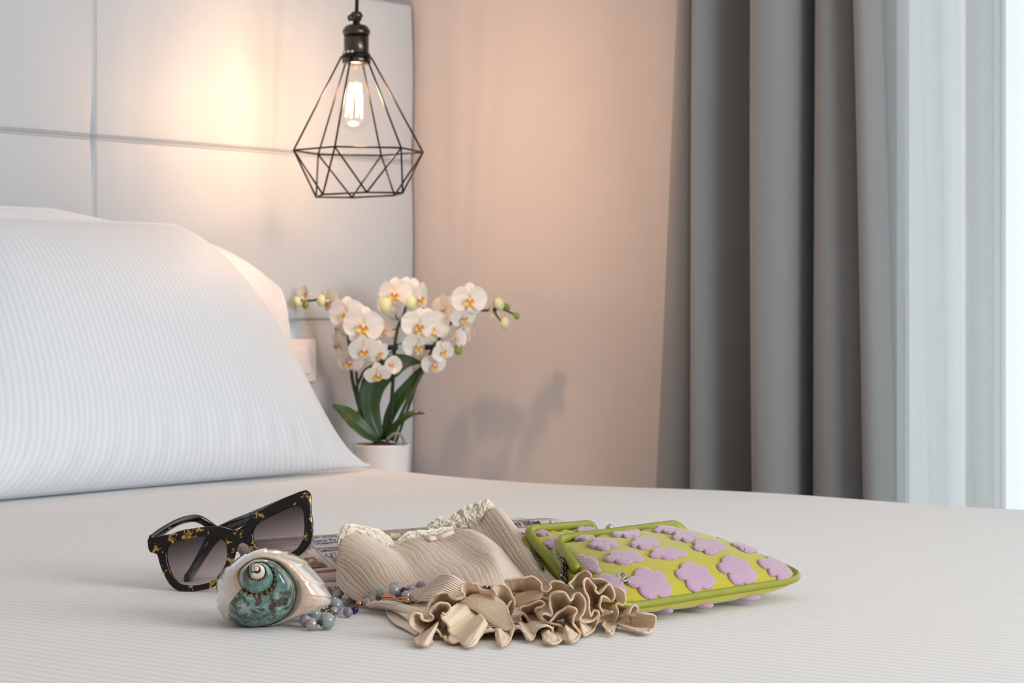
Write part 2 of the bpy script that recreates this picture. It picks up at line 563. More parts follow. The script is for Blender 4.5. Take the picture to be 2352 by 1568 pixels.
h = t.math('ADD', t.math('MULTIPLY', rib, 0.8), t.math('MULTIPLY', weave, 0.35))
t.col(t.mix(rib, rgb(220, 218, 216), rgb(229, 227, 225))); t.set(rough=0.85, sheen=0.15)
t.bump(h, 0.30, 0.0012); M_cover = t.m
def wrap(e, r):
    if e <= 0: return 0.0, 0.0
    if e < r * math.pi / 2: return r * math.sin(e / r), -(r - r * math.cos(e / r))
    return r, -(r + e - r * math.pi / 2)
r = .045
S0, S1 = BU0 + r, BU1 - r
TT1 = BV1 - r
su = list(np.linspace(-.34, 0, 30)[:-1] + S0) + list(np.linspace(S0, S1, 150)) + list(np.linspace(0, .34, 30)[1:] + S1)
tv = list(np.linspace(BV0, TT1, 150)) + list(np.linspace(0, .34, 30)[1:] + TT1)
rows = []
for q in tv:
    row = []
    for p in su:
        du1, dz1 = wrap(p - S1, r); du0, dz0 = wrap(S0 - p, r); dv, dz2 = wrap(q - TT1, r)
        u = min(max(p, S0), S1) + du1 - du0
        vv = min(q, TT1) + dv
        z = BED + dz1 + dz0 + dz2
        hang = min(1.0, max(0.0, -(dz1 + dz0 + dz2) / .2))
        u += hang * .012 * math.sin(vv * 23) * (1 if p > S1 else (-1 if p < S0 else 0))
        vv += hang * .012 * math.sin(u * 21) * (1 if q > TT1 else 0)
        # soft dips near the far edge of the mattress and faint undulations elsewhere
        near = math.exp(-((p - S1) / .16) ** 2) if p < S1 else 1.0
        z += near * (-.0055 * math.exp(-((vv - .72) / .3) ** 2) + .002 * math.sin(vv * 9.0) - .001)
        d = math.hypot(u + 1.45, vv - 1.45)
        z += .0022 * noise.noise(Vector((u * 3.1, vv * 3.1, .3))) * min(1.0, max(0.0, (d - .3) * 2)) * (1 - hang)
        row.append((u, -vv, z))
    rows.append(row)
b = MB(); b.grid(rows, flip=True)
obj('bedspread', b.mesh('bedspread'), M_cover, matrix=ROOM, label='white ribbed bedspread spread flat over the bed', cat='bedspread')

# nightstand ------------------------------------------------------------------
ns = thing('nightstand', R(-.15, .24, 0), 'white bedside table half hidden behind the bed, under the orchid', 'nightstand')
b = MB(); b.box((-.385, -.43, .08), (.002, -.03, .515))
obj('body', b.mesh('body', bevel=.004), M_white, parent=ns, matrix=ROOM)
b = MB(); b.box((-.392, -.438, .515), (.008, -.024, .54))
obj('top', b.mesh('top', bevel=.004), M_white, parent=ns, matrix=ROOM)
for k, z in enumerate((.31, .10)):
    b = MB(); b.box((-.37, -.446, z), (-.01, -.43, z + .19))
    dr = obj('drawer', b.mesh('drawer', bevel=.004), M_white, parent=ns, matrix=ROOM)
    b = MB(); b.tube([R(-.2, .446, z + .1), R(-.2, .465, z + .1), R(-.1, .465, z + .1), R(-.1, .446, z + .1)], .004, 8)
    obj('handle', b.mesh('handle'), plain('handle_steel', rgb(150, 150, 150), .3, 1.0), parent=dr)
for lu in (-.36, -.02):
    for lv in (.05, .41):
        b = MB(); b.lathe([(0, 0), (.012, 0), (.018, .08), (0, .08)], (lu, -lv, 0), 12)
        obj('leg', b.mesh('leg'), M_white, parent=ns, matrix=ROOM)

# pillows ---------------------------------------------------------------------
t = NT('striped_white_pillowcase'); v = t.coords('UV')
st = t.wave(v, 26.0, 'X', 0.12, 2.0)
t.col(t.mix(st, rgb(216, 219, 224), rgb(226, 229, 233))); t.set(rough=0.6, sheen=0.2)
t.bump(t.math('ADD', t.math('MULTIPLY', st, .7), t.math('MULTIPLY', t.noise(t.coords('Object'), 900, 2), .3)), 0.22, 0.0010)
M_pillow = t.m
t = NT('plain_white_pillowcase'); t.col(rgb(218, 221, 226)); t.set(rough=0.6, sheen=.2)
t.bump(t.noise(t.coords('Object'), 60, 3), .15, .002); M_pillow2 = t.m
def pillow(name, mat, uc, W, H, v0, lean, T, label, seed, narrow=.13, ear=.03, sag=0.0, taper=False):
    n, m = 130, 80
    def pt(a, b, side):
        # a -1..1 over the width, b 0..1 up
        aa, bb = abs(a), abs(2 * b - 1)
        prof = max(0.0, (1 - aa ** 3.2)) ** .55 * max(0.0, (1 - bb ** 3.0)) ** .6
        wdt = 1 - narrow * max(0.0, b - .12) ** 1.25 + ear * math.exp(-(b / .10) ** 2)
        wdt -= .035 * math.sin(math.pi * b) ** 2
        if taper: wdt = .985 - .17 * (1 - math.exp(-b / .12)) - .115 * b
        u = uc + a * W / 2 * wdt
        up = math.sin(min(1.0, b) * math.pi / 2) if False else b
        z = H * up
        z -= (.10 if taper else .05) * max(0.0, (aa - .55) / .45) ** 2.2 * b ** 3            # rounded upper corners
        z -= sag * max(0.0, a) * b
        vv = v0 - lean * b ** 1.15
        nv, nz = 1.0, .42                                                 # direction the belly swells in
        th = T * prof * (1.0 if side > 0 else .55)
        wr = .0035 * math.sin(a * 46 + 3 * noise.noise(Vector((a * 3, b * 2, seed)))) * math.exp(-((b - .10) / .13) ** 2) * prof
        wr += .006 * noise.noise(Vector((a * 2.2 + seed, b * 2.2, side))) * prof
        th += wr
        s = 1 if side > 0 else -1
        vv += s * th * nv * .92
        z += s * th * nz * .45 * (1 - b * .5) if side > 0 else -th * .12
        z = max(z, .0035 * (1 + 0))
        return (u, -vv, BED + .002 + z)
    A = [-math.cos(math.pi * k / n) for k in range(n + 1)]
    B = [.5 - .5 * math.cos(math.pi * k / m) for k in range(m + 1)]
    g = MB()
    for side in (1, -1):
        rows = [[pt(a, b, side) for a in A] for b in B]
        o = len(g.v)
        g.grid(rows, flip=side < 0)
        for i, b_ in enumerate(B):
            for j, a in enumerate(A):
                g.uv[o + i * (n + 1) + j] = ((a + 1) / 2 * W, b_ * H)
    ob = thing(name, R(uc, v0, BED), label, 'pillow', 'pillows against the headboard')
    obj('pillowcase', g.mesh(name, weld=True), mat, parent=ob, matrix=ROOM)
    hem = MB()
    line = [pt(a, 0.0, 1) for a in A]
    up = [(p[0], p[1] - .018, p[2] + .001) for p in line]
    side_r = [pt(1.0, b, 1) for b in B]
    hem.tube([ROOM @ Vector(p) for p in line], .0028, 8)
    hem.tube([ROOM @ Vector(p) for p in side_r], .0024, 8)
    hem.tube([ROOM @ Vector(pt(a, 1.0, 1)) for a in A], .0024, 8)
    obj('piped_edge', hem.mesh('piped_edge'), mat, parent=ob)
    return ob
pillow('bed_pillow', M_pillow, -.875, .83, .352, .315, .165, .080, 'plump white striped pillow leaning in front, facing the camera', 1.0, taper=True)
pillow('bed_pillow', M_pillow2, -.835, .925, .372, .130, .085, .035, 'white pillow mostly hidden behind the front striped pillow', 5.0, narrow=.0, ear=0.0, sag=.06)
# ------------------------------------------------------------------ pendant lamp
LY = 3.30
LS = LY / F                                   # metres per pixel at the lamp
M_gun = plain('gunmetal', rgb(92, 84, 80), .28, 1.0)
M_wire = plain('black_wire', rgb(34, 28, 26), .45, .6)
M_cord = plain('black_cord', rgb(24, 22, 22), .8)
M_chrome = plain('polished_steel', rgb(200, 198, 196), .12, 1.0)
base = P(822, 346, LY)
lamp = thing('pendant_lamp', base, 'black wire diamond cage pendant lamp with glowing bulb hanging before the headboard', 'pendant lamp')
def lp(px, py, dy=0.0):
    return P(px, py, LY) + Vector((0, dy, 0))
ax = 818.5
def lathe_px(name, prof, mat, n=40, parent=None):
    b = MB()
    b.lathe([(r * LS, lp(ax, y).z) for (r, y) in prof], (lp(ax, 0).x, LY, 0), n)
    return obj(name, b.mesh(name), mat, parent=parent or lamp)
b = MB(); b.tube([lp(819, 32), lp(820, 0), lp(821, -120)] + [lp(821, -120) + Vector((0, 0, k)) for k in (.3, .6)] + [Vector((lp(821, 0).x, LY, Z1))], 4.2 * LS, 12)
obj('cord', b.mesh('cord'), M_cord, parent=lamp)
b = MB(); b.lathe([(0, Z1 - .03), (.05, Z1 - .03), (.05, Z1 - .001), (0, Z1 - .001)], (lp(821, 0).x, LY, 0), 40)
obj('ceiling_rose', b.mesh('ceiling_rose'), M_gun, parent=lamp)
cg = lathe_px('cord_grip', [(0, 27), (10, 27), (12, 30), (15, 34), (15, 40), (12.5, 41), (12.5, 46), (10, 48), (8.5, 50), (8.5, 57), (0, 57)], M_gun)
b = MB(); b.tube([lp(816, 42, -.006), lp(806, 43, -.008)], 3.5 * LS, 12); b.ball(lp(805, 42.5, -.008), 6.5 * LS, 16, (1, 1, 1.15))
obj('grip_screw', b.mesh('grip_screw'), M_gun, parent=cg)
lathe_px('socket_cap', [(0, 56), (14, 56), (22, 58.5), (28, 63), (29, 68), (32, 69), (32, 77), (30, 80), (0, 80)], M_gun)
so = lathe_px('socket', [(0, 79), (29, 79), (29, 123), (27, 125), (0, 125)], M_gun)
b = MB()
for k, (x, d) in enumerate(((793, -.014), (802, -.018), (811, -.019))):
    b = MB(); b.ball(lp(x, 121.5, d), 4.6 * LS, 14)
    obj('socket_screw', b.mesh('socket_screw'), M_chrome, parent=so)
lathe_px('shade_ring', [(28, 124), (32, 124), (33, 128), (33, 133), (28, 133)], M_wire)
lathe_px('bulb_skirt', [(0, 131), (30, 131), (33, 135), (33, 144), (30, 147), (0, 147)], M_gun)
# cage: six spokes, a wide ring, a lower zig-zag and a bottom ring
cage = MB()
cxp, r1, r2 = 824.0, 150.0, 106.0
tilt = 0.012
def ringp(k, rad, y, a0, cx):
    a = math.radians(a0 + 60 * k)
    p = lp(cx + rad * math.cos(a), y)
    return p + Vector((0, rad * LS * math.sin(a), 0))
A = [ringp(k, r1, 347.0, 13.3, cxp) for k in range(6)]
B_ = [ringp(k, r2, 447.5 - 3.5 * math.cos(math.radians(43.3 + 60 * k)), 43.3, 825.0) for k in range(6)]
T_ = [ringp(k, 34.0, 130.0, 13.3, ax) for k in range(6)]
wr = 2.15 * LS
for k in range(6):
    for (p, q) in ((T_[k], A[k]), (A[k], A[(k + 1) % 6]), (B_[k], B_[(k + 1) % 6]), (A[k], B_[k]), (A[(k + 1) % 6], B_[k])):
        w_ = MB(); w_.tube([p, (p + q) / 2, q], wr, 10)
        obj('cage_wire', w_.mesh('cage_wire'), M_wire, parent=lamp)
for p in A + B_:
    cage.ball(p, wr * 1.25, 10)
obj('weld_points', cage.mesh('weld_points'), M_wire, parent=lamp, kind='stuff')
# bulb: thin clear glass, lightly tilted
t = NT('clear_bulb_glass')
tr = t.n('ShaderNodeBsdfTransparent'); tr.inputs[0].default_value = (1, .985, .965, 1)
gl = t.n('ShaderNodeBsdfGlossy'); gl.inputs['Roughness'].default_value = .03
lw = t.n('ShaderNodeLayerWeight'); lw.inputs[0].default_value = .25
mx = t.n('ShaderNodeMixShader')
t.l(t.math('MULTIPLY', lw.outputs['Facing'], .26), mx.inputs[0])
t.l(tr.outputs[0], mx.inputs[1]); t.l(gl.outputs[0], mx.inputs[2]); t.l(mx.outputs[0], t.out.inputs[0])
M_bulb = t.m
top, tip = lp(819, 146), lp(811, 304)
axis = (tip - top); L_ = axis.length; axis.normalize()
q = axis.to_track_quat('Z', 'Y').to_matrix()
prof = [(16, 0), (18, .06), (21, .16), (26, .32), (32, .5), (36, .66), (37, .76), (34, .85), (25, .92), (12, .965), (3.5, .985), (3, .997), (0, 1.0)]
pr = cr(prof, 48)
b = MB(); rows = []
for (r_, s) in pr:
    rows.append([top + q @ Vector((max(0, r_) * LS * math.cos(2 * math.pi * k / 40), max(0, r_) * LS * math.sin(2 * math.pi * k / 40), s * L_)) for k in range(40)])
b.grid(rows, closed_v=True, flip=True)
bulb = obj('bulb', b.mesh('bulb'), M_bulb, parent=lamp, label='clear pear shaped glass bulb with lit filaments')
t = NT('filament_glow'); t.col((1, .8, .5, 1)); t.set(emis=(1.0, .62, .22, 1), emiss=16.0); M_fil = t.m
for k in range(8):
    a = 2 * math.pi * k / 8 + .2
    c0 = top + q @ Vector((12 * LS * math.cos(a), 12 * LS * math.sin(a), L_ * .30))
    c1 = top + q @ Vector((19 * LS * math.cos(a + .15), 19 * LS * math.sin(a + .15), L_ * (.78 if k % 2 else .68)))
    b = MB(); b.tube([c0, (c0 + c1) / 2, c1], 2.1 * LS, 8)
    obj('filament', b.mesh('filament'), M_fil, parent=bulb)
b = MB(); b.tube([top + q @ Vector((0, 0, 0)), top + q @ Vector((0, 0, L_ * .30))], [8 * LS, 4 * LS], 12)
for k in range(4):
    a = 2 * math.pi * k / 4 + .2
    b.tube([top + q @ Vector((4 * LS * math.cos(a), 4 * LS * math.sin(a), L_ * .05)), top + q @ Vector((12 * LS * math.cos(a), 12 * LS * math.sin(a), L_ * .32))], .8 * LS, 6)
obj('glass_stem', b.mesh('glass_stem'), M_bulb, parent=bulb)
pl = bpy.data.lights.new('bulb_light', 'POINT')
pl.energy = 5.8; pl.color = (1.0, .58, .32); pl.shadow_soft_size = .016
po = bpy.data.objects.new('bulb_light', pl); COL.objects.link(po)
po.location = top + axis * L_ * .52
# ------------------------------------------------------------------ orchid in its pot
OY = 3.50
OS = OY / F
pot_c = P(876, 1019, OY)
orch = thing('potted_orchid', Vector((pot_c.x, OY, .5405)), 'white flowering orchid in a plain white pot beside the pillow', 'orchid')
M_pot = plain('white_glazed_pot', rgb(226, 224, 224), .22)
b = MB()
b.lathe([(0, .5405), (.036, .5405), (.0395, .545), (.0425, .575), (.0445, .605), (66 * OS, pot_c.z - .003), (66.5 * OS, pot_c.z), (63 * OS, pot_c.z), (60 * OS, pot_c.z - .012), (0, pot_c.z - .014)], (pot_c.x, OY, 0), 48)
pot = obj('pot', b.mesh('pot'), M_pot, parent=orch)
t = NT('bark_soil'); v = t.coords('Object'); t.col(t.ramp(t.noise(v, 220, 4), [(.3, rgb(38, 26, 18)), (.7, rgb(86, 62, 44))])); t.set(rough=.95)
t.bump(t.noise(v, 260, 3), .9, .004); M_soil = t.m
b = MB(); rows = []
for i in range(13):
    rr = 61 * OS * (1 - i / 12)
    rows.append([Vector((pot_c.x + rr * math.cos(2 * math.pi * k / 36), OY + rr * math.sin(2 * math.pi * k / 36), pot_c.z - .008 + .012 * (i / 12) ** .7 + .004 * noise.noise(Vector((i, k * .6, 2))))) for k in range(36)])
b.grid(rows, closed_v=True)
obj('bark_chips', b.mesh('bark_chips'), M_soil, parent=orch, kind='stuff')
t = NT('orchid_leaf'); v = t.coords('UV')
t.col(t.mix(t.noise(t.coords('Object'), 25, 3), rgb(30, 54, 18), rgb(54, 84, 32))); t.set(rough=.42, coat=.05)
M_leaf = t.m
M_leaf.node_tree.nodes['Principled BSDF'].inputs['Subsurface Weight'].default_value = 0.0
def op(px, py, dy=0.0):
    return P(px, py, OY + dy)
def leaf(line, wid, up=(0, -1, 0), dip=.18, mat=None):
    """line: (px, py, dy); wid: half widths in px along the line"""
    pts = cr([tuple(op(*q)) for q in line], 24)
    ws = np.interp(np.linspace(0, 1, 24), np.linspace(0, 1, len(wid)), wid) * OS
    b = MB(); rows = []
    for i in range(24):
        p = Vector(pts[i]); tt = Vector(pts[min(i + 1, 23)]) - Vector(pts[max(i - 1, 0)]); tt.normalize()
        n = Vector(up); side = tt.cross(n).normalized(); n = side.cross(tt).normalized()
        rows.append([p + side * (ws[i] * s) - n * (dip * ws[i] * (1 - abs(s)) * 1.2) for s in (-1, -.8, -.5, -.22, 0, .22, .5, .8, 1)])
    b.grid(rows, uv=(1, 1))
    return obj('leaf', b.mesh('leaf'), mat or M_leaf, parent=orch, solid=.0016)
leaf([(876, 1012, 0), (856, 960, .0), (850, 915, -.005), (866, 868, -.005), (905, 838, 0), (940, 829, .005), (970, 833, .01)], [10, 20, 26, 30, 26, 13, 0.5], up=(.35, -1, .25))
leaf([(882, 1010, .005), (893, 960, .01), (915, 915, .01), (942, 882, .012), (968, 850, .015), (985, 838, .015)], [7, 13, 16, 14, 9, .5], up=(-.3, -1, .2))
leaf([(886, 1008, -.01), (904, 982, -.015), (926, 960, -.02), (950, 948, -.02), (976, 949, -.02)], [6, 10, 10, 8, .5], up=(0, -.7, .8))
leaf([(870, 1010, -.01), (845, 992, -.02), (818, 968, -.025), (795, 947, -.02), (765, 930, -.02)], [8, 17, 19, 16, 4], up=(.2, -1, .5))
leaf([(872, 1004, .02), (848, 975, .025), (822, 955, .03), (796, 940, .03), (770, 930, .03)], [6, 10, 12, 10, 3], up=(0, -.5, 1))
M_stem = plain('orchid_stem', rgb(64, 78, 36), .5)
M_stick = plain('support_stick', rgb(24, 40, 36), .5)
def stem(line, rad, mat=M_stem, name='stem'):
    pts = cr([tuple(op(*q)) for q in line], len(line) * 8)
    b = MB(); b.tube(pts, list(np.linspace(rad[0], rad[1], len(pts)) * OS), 8)
    return obj(name, b.mesh(name), mat, parent=orch)
stem([(872, 1014, 0), (840, 985, 0), (824, 930, 0), (810, 875, 0), (806, 838, 0), (800, 775, 0), (786, 718, -.005), (750, 688, -.01), (715, 690, -.012), (688, 690, -.012)], (5, 2.4))
stem([(818, 893, 0), (826, 872, 0), (838, 850, -.005), (862, 835, -.01), (884, 822, -.01)], (3.4, 2.2))
stem([(890, 1014, 0), (899, 930, 0), (904, 850, 0), (906, 800, 0), (914, 752, 0), (927, 722, -.005), (932, 698, -.01), (916, 697, -.015)], (5, 2.6))
stem([(900, 1012, .01), (925, 945, .01), (958, 878, .01), (985, 825, .012), (1010, 775, .012), (1040, 738, .01), (1078, 712, .005), (1115, 713, 0), (1150, 709, 0), (1186, 724, 0)], (5, 2.2))
stem([(1000, 800, .012), (1022, 802, .01), (1045, 799, .006), (1064, 788, .004)], (3, 1.8))
stem([(1137, 711, 0), (1142, 726, 0), (1152, 738, 0)], (2.4, 1.8))
for (a, c_) in (((914, 752), (900, 757)), ((914, 735), (908, 722)), ((907, 790), (924, 788)), ((918, 742), (926, 752)), ((906, 803), (892, 812))):
    stem([(a[0], a[1], 0), ((a[0] + c_[0]) / 2, (a[1] + c_[1]) / 2 + 1, -.003), (c_[0], c_[1], -.006)], (2.2, 1.2))
stem([(830, 1000, -.012), (824, 930, -.012), (819, 860, -.01), (817, 842, -.01)], (3.2, 3.0), M_stick, 'support_stick')
stem([(895, 1010, -.008), (901, 930, -.008), (905, 850, -.006), (908, 800, -.006)], (3.0, 2.6), M_stick, 'support_stick')
stem([(909, 1016, .015), (935, 945, .015), (965, 862, .015), (1000, 785, .016)], (3.0, 2.6), M_stick, 'support_stick')
M_clip = plain('black_clip', rgb(30, 28, 30), .5)
for (x, y) in ((902, 798), (1034 - 44, 797)):
    b = MB()
    for k in range(6):
        b.tube([op(x - 12 + k * 4, y - 6, -.008), op(x - 12 + k * 4, y + 6, -.008)], 2.6 * OS * (1.3 if k % 2 else .9), 8)
    b.tube([op(x - 14, y, -.008), op(x + 12, y, -.008)], 4.5 * OS, 10)
    obj('stem_clip', b.mesh('stem_clip'), M_clip, parent=orch)
b = MB(); b.tube(cr([tuple(op(*q)) for q in ((888, 1010, -.03), (905, 996, -.035), (922, 1000, -.036), (931, 1022, -.034))], 20), 3.2 * OS, 8)
obj('aerial_root', b.mesh('aerial_root'), plain('aerial_root', rgb(140, 140, 120), .7), parent=orch)
# flowers -----------------------------------------------------------------
t = NT('orchid_petal'); uvv = t.coords('UV')
g = t.n('ShaderNodeSeparateXYZ'); t.l(uvv, g.inputs[0])
t.col(t.ramp(g.outputs[1], [(0.0, rgb(240, 232, 206)), (.2, rgb(247, 244, 240)), (1.0, rgb(250, 249, 248))]))
t.set(rough=.5, sss=.0, sheen=.2)
tb = t.n('ShaderNodeBsdfTranslucent'); tb.inputs[0].default_value = rgb(250, 240, 224)
ms = t.n('ShaderNodeMixShader'); ms.inputs[0].default_value = .28
t.l(t.b.outputs[0], ms.inputs[1]); t.l(tb.outputs[0], ms.inputs[2]); t.l(ms.outputs[0], t.out.inputs[0])
M_petal = t.m
t = NT('orchid_lip'); v = t.coords('Object')
g = t.n('ShaderNodeSeparateXYZ'); t.l(t.coords('UV'), g.inputs[0])
t.col(t.ramp(g.outputs[1], [(0.0, rgb(120, 52, 20)), (.35, rgb(196, 120, 20)), (.62, rgb(232, 176, 40)), (1.0, rgb(246, 232, 190))])); t.set(rough=.45)
M_lip = t.m
M_column = plain('orchid_column', rgb(238, 216, 214), .5)
t = NT('orchid_bud'); t.col(t.mix(t.noise(t.coords('Object'), 60, 2), rgb(196, 206, 138), rgb(232, 232, 196))); t.set(rough=.5); M_bud = t.m
M_budg = plain('green_bud', rgb(134, 152, 62), .5)
def petal_mesh(name, length, width, cup, tipw, n=11, m=9, start=.04):
    b = MB(); rows = []
    for i in range(n):
        s = i / (n - 1)
        prof = math.sin(math.pi * min(1, s * .96 + .04) ** tipw) ** .62
        wd = width * prof
        row = []
        for j in range(m):
            x = -1 + 2 * j / (m - 1)
            row.append((x * wd, start + s * length, cup * (s ** 1.6) * length - .10 * cup * 0 + .12 * wd * (x * x) + .012 * math.sin(7 * x + 5 * s)))
        rows.append(row)
    b.grid(rows, uv=(1, 1))
    me = b.mesh(name); me.materials.append(M_petal)
    return me
ME_wide = petal_mesh('petal', .50, .36, -.12, .85)
ME_sep = petal_mesh('sepal', .46, .19, -.18, .95)
def lip_mesh():
    b = MB()
    for (dx, ang, L, W, cup) in ((0, 0, .24, .09, .55), (-.04, .95, .20, .09, .75), (.04, -.95, .20, .09, .75)):
        rows = []
        for i in range(9):
            s = i / 8
            wd = W * (math.sin(math.pi * min(.97, s * .9 + .1)) ** .6)
            row = []
            for j in range(7):
                x = -1 + 2 * j / 6
                p = Vector((x * wd, -(.02 + s * L), .05 + cup * s * L * .8 - .25 * s * s * L + .3 * wd * x * x))
                p = Matrix.Rotation(ang, 3, 'Z') @ p
                row.append(p + Vector((dx, 0, .03)))
            rows.append(row)
        b.grid(rows, uv=(1, 1))
    me = b.mesh('lip'); me.materials.append(M_lip)
    return me
ME_lip = lip_mesh()
b = MB(); b.ball((0, -.01, .07), .055, 12, (1, 1.2, 1.5)); b.tube([(0, 0, 0), (0, 0, -.10), (0, -.04, -.20)], [.05, .04, .03], 8)
ME_col = b.mesh('flower'); ME_col.materials.append(M_column)
fl_no = 0
def flower(px, py, dia, yaw, pitch, roll, dy, close=0.0):
    """size in px; yaw: + turns to the right; pitch: + looks down"""
    global fl_no
    s = dia * OS
    m3 = Matrix.Rotation(math.radians(yaw), 3, 'Z') @ Matrix.Rotation(math.radians(90 - 0 + pitch * 1.0), 3, 'X') @ Matrix.Rotation(math.radians(roll), 3, 'Z')
    mt = Matrix.Translation(op(px, py, dy)) @ m3.to_4x4() @ Matrix.Scale(s, 4)
    f = bpy.data.objects.new('flower', ME_col); COL.objects.link(f)
    f.parent = orch; f.matrix_parent_inverse = ORIG[orch.name].inverted(); f.matrix_basis = mt
    for (nm, me, ang, back) in (('petal', ME_wide, 78, .01), ('petal', ME_wide, -78, .01), ('sepal', ME_sep, 0, -.02), ('sepal', ME_sep, 142, -.02), ('sepal', ME_sep, -142, -.02)):
        o = bpy.data.objects.new(nm, me); COL.objects.link(o); o.parent = f
        j = random.uniform(-5, 5)
        o.matrix_basis = Matrix.Translation((0, 0, back)) @ Matrix.Rotation(math.radians(ang + j), 4, 'Z') @ Matrix.Rotation(math.radians(close * 62 + random.uniform(-6, 6)), 4, 'X')
    o = bpy.data.objects.new('lip', ME_lip); COL.objects.link(o); o.parent = f
    fl_no += 1
FL = [(797, 722, 84, -8, 8, 0, -.03), (834, 748, 90, 4, 6, -6, -.045), (755, 690, 66, -50, 15, 10, -.012), (709, 676, 50, -55, -10, -10, -.01, .75),
      (778, 752, 58, -72, 15, 0, .0), (776, 790, 62, -62, 30, -20, .005), (804, 830, 62, -14, 22, -8, -.02), (836, 802, 68, 8, 25, 10, -.045),
      (869, 808, 56, 38, 12, 0, -.02), (868, 858, 62, 12, 40, 14, -.04), (880, 755, 66, -28, 10, 6, .01), (908, 674, 76, -14, 6, 4, -.02),
      (958, 684, 84, 56, 5, 16, .015), (961, 746, 80, 22, 8, -4, -.02), (986, 752, 92, 8, 8, 8, .0), (958, 792, 70, 34, 20, 0, -.01),
      (1078, 688, 80, 6, 4, 0, -.02), (1064, 727, 60, 24, 24, 8, -.01), (1020, 710, 74, 140, 0, 0, .03), (1062, 752, 74, 150, -10, 0, .035),
      (996, 836, 58, 20, 26, 0, -.01), (1016, 806, 54, 24, 10, 30, -.02, .3), (1044, 780, 56, 60, -12, 10, -.02, .85), (1124, 710, 54, 66, -4, 0, .0, .6),
      (964, 826, 54, 150, 0, 0, .02, .4), (895, 836, 56, 26, 6, -20, -.03, .8), (893, 694, 70, -34, 0, 0, .02), (940, 662, 60, 30, -12, 0, .01)]
for q in FL:
    flower(*q)
for (x, y, r_, g_, dy, tx) in ((683, 693, 11, 0, -.012, -.4), (702, 699, 9, 1, -.014, .2), (738, 690, 12, 0, -.03, .1), (886, 703, 16, 0, -.05, .1), (945, 696, 16, 0, -.05, -.1),
                           (1147, 698, 13, 0, -.01, -.3), (1163, 704, 9, 1, 0, -.8), (1186, 725, 8, 1, 0, -.5), (1160, 742, 13, 0, -.005, .1), (1052, 803, 11, 1, -.01, -.2)):
    b = MB(); b.ball((0, 0, 0), r_ * OS, 16, (.86, .86, 1.18))
    o = obj('bud', b.mesh('bud'), M_budg if g_ else M_bud, parent=orch, matrix=Matrix.Translation(op(x, y, dy)) @ Matrix.Rotation(tx, 4, 'Y'))
# ------------------------------------------------------------------ sunglasses
gl_l, gl_r, gl_b = P(345, 1240, 1.832), P(712, 1150, 1.815), P(430, 1355, 1.8225)
ex = (gl_r - gl_l).normalized()
nn = ex.cross(gl_b - gl_l).normalized()
if nn.y > 0: nn = -nn                      # towards the camera
ey = nn.cross(ex)
GM = Matrix((( ex.x, ey.x, nn.x, gl_l.x), (ex.y, ey.y, nn.y, gl_l.y), (ex.z, ey.z, nn.z, gl_l.z), (0, 0, 0, 1)))
GI = GM.inverted()
CAMP = Vector((0, 0, CAMZ))
def gp2(px, py):
    d = P(px, py, 1.0) - CAMP
    k = (gl_l - CAMP).dot(nn) / d.dot(nn)
    q = GI @ (CAMP + d * k)
    return (q.x, q.y)
def gloop(pts, step, k=4.356):
    return [tuple(q) for q in crlen([gp2(320 + x / k, 1100 + y / k) for x, y in pts], step, True)]
outer = gloop([(84, 640), (92, 598), (150, 588), (300, 558), (450, 515), (640, 487), (800, 480), (880, 500), (940, 516), (1000, 508), (1060, 462), (1130, 380), (1220, 318), (1400, 222), (1560, 150), (1640, 122), (1668, 120), (1690, 142), (1700, 190),
               (1700, 250), (1704, 330), (1716, 420), (1720, 520), (1700, 630), (1655, 700), (1570, 770), (1450, 815), (1310, 808), (1190, 760), (1125, 705), (1095, 655), (1050, 632), (1005, 638), (972, 675), (955, 740), (938, 800),
               (890, 875), (840, 960), (780, 1040), (700, 1085), (600, 1106), (480, 1116), (385, 1106), (310, 1050), (255, 960), (212, 860), (182, 755), (150, 735), (102, 718)], .0012)
lensL = gloop([(265, 705), (300, 650), (400, 610), (560, 575), (720, 563), (830, 570), (872, 612), (888, 690), (890, 790), (860, 880), (790, 980), (700, 1040), (560, 1070), (430, 1060), (340, 1000), (290, 900), (264, 800)], .0012)
lensR = gloop([(1130, 560), (1140, 500), (1180, 440), (1260, 392), (1400, 322), (1520, 272), (1600, 266), (1642, 320), (1655, 420), (1655, 530), (1630, 630), (1560, 720), (1450, 765), (1300, 765), (1200, 715), (1145, 640)], .0012)
gx = [q[0] for q in outer]; gmid = (min(gx) + max(gx)) / 2
def wrapbend(me):
    for v in me.vertices:
        v.co.z += .010 * (1 - ((v.co.x - gmid) / .072) ** 2) * .35 - .0035
    me.polygons.foreach_set('use_smooth', [True] * len(me.polygons))
t = NT('black_acetate_gold_leaf'); v = t.coords('Object')
n1 = t.noise(v, 85, 2, .6, .9); n2 = t.noise(v, 300, 2, .7, .3)
fl = t.ramp(t.math('MULTIPLY', t.math('ADD', n1, t.math('MULTIPLY', n2, .55)), .66), [(.585, (0, 0, 0, 1)), (.596, (1, 1, 1, 1))])
gold = t.ramp(t.noise(v, 420, 2), [(.3, rgb(120, 88, 34)), (.55, rgb(192, 158, 84)), (.75, rgb(226, 200, 130))])
t.col(t.mix(fl, rgb(7, 6, 6), gold)); t.set(rough=.16, coat=.15, spec=.35)
t.l(t.math('MULTIPLY', fl, .55), t.b.inputs['Metallic'])
M_acet = t.m
M_blk = plain('black_acetate', rgb(9, 8, 8), .16, 0, coat=.2)
sg = thing('sunglasses', gl_b, 'black sunglasses with gold flakes in the frame propped up behind the shell', 'sunglasses')
me = curve_mesh('front_frame', [outer, lensL, lensR], .0017, .0007, 2); wrapbend(me)
fr_o = obj('front_frame', me, M_acet, parent=sg, matrix=GM)
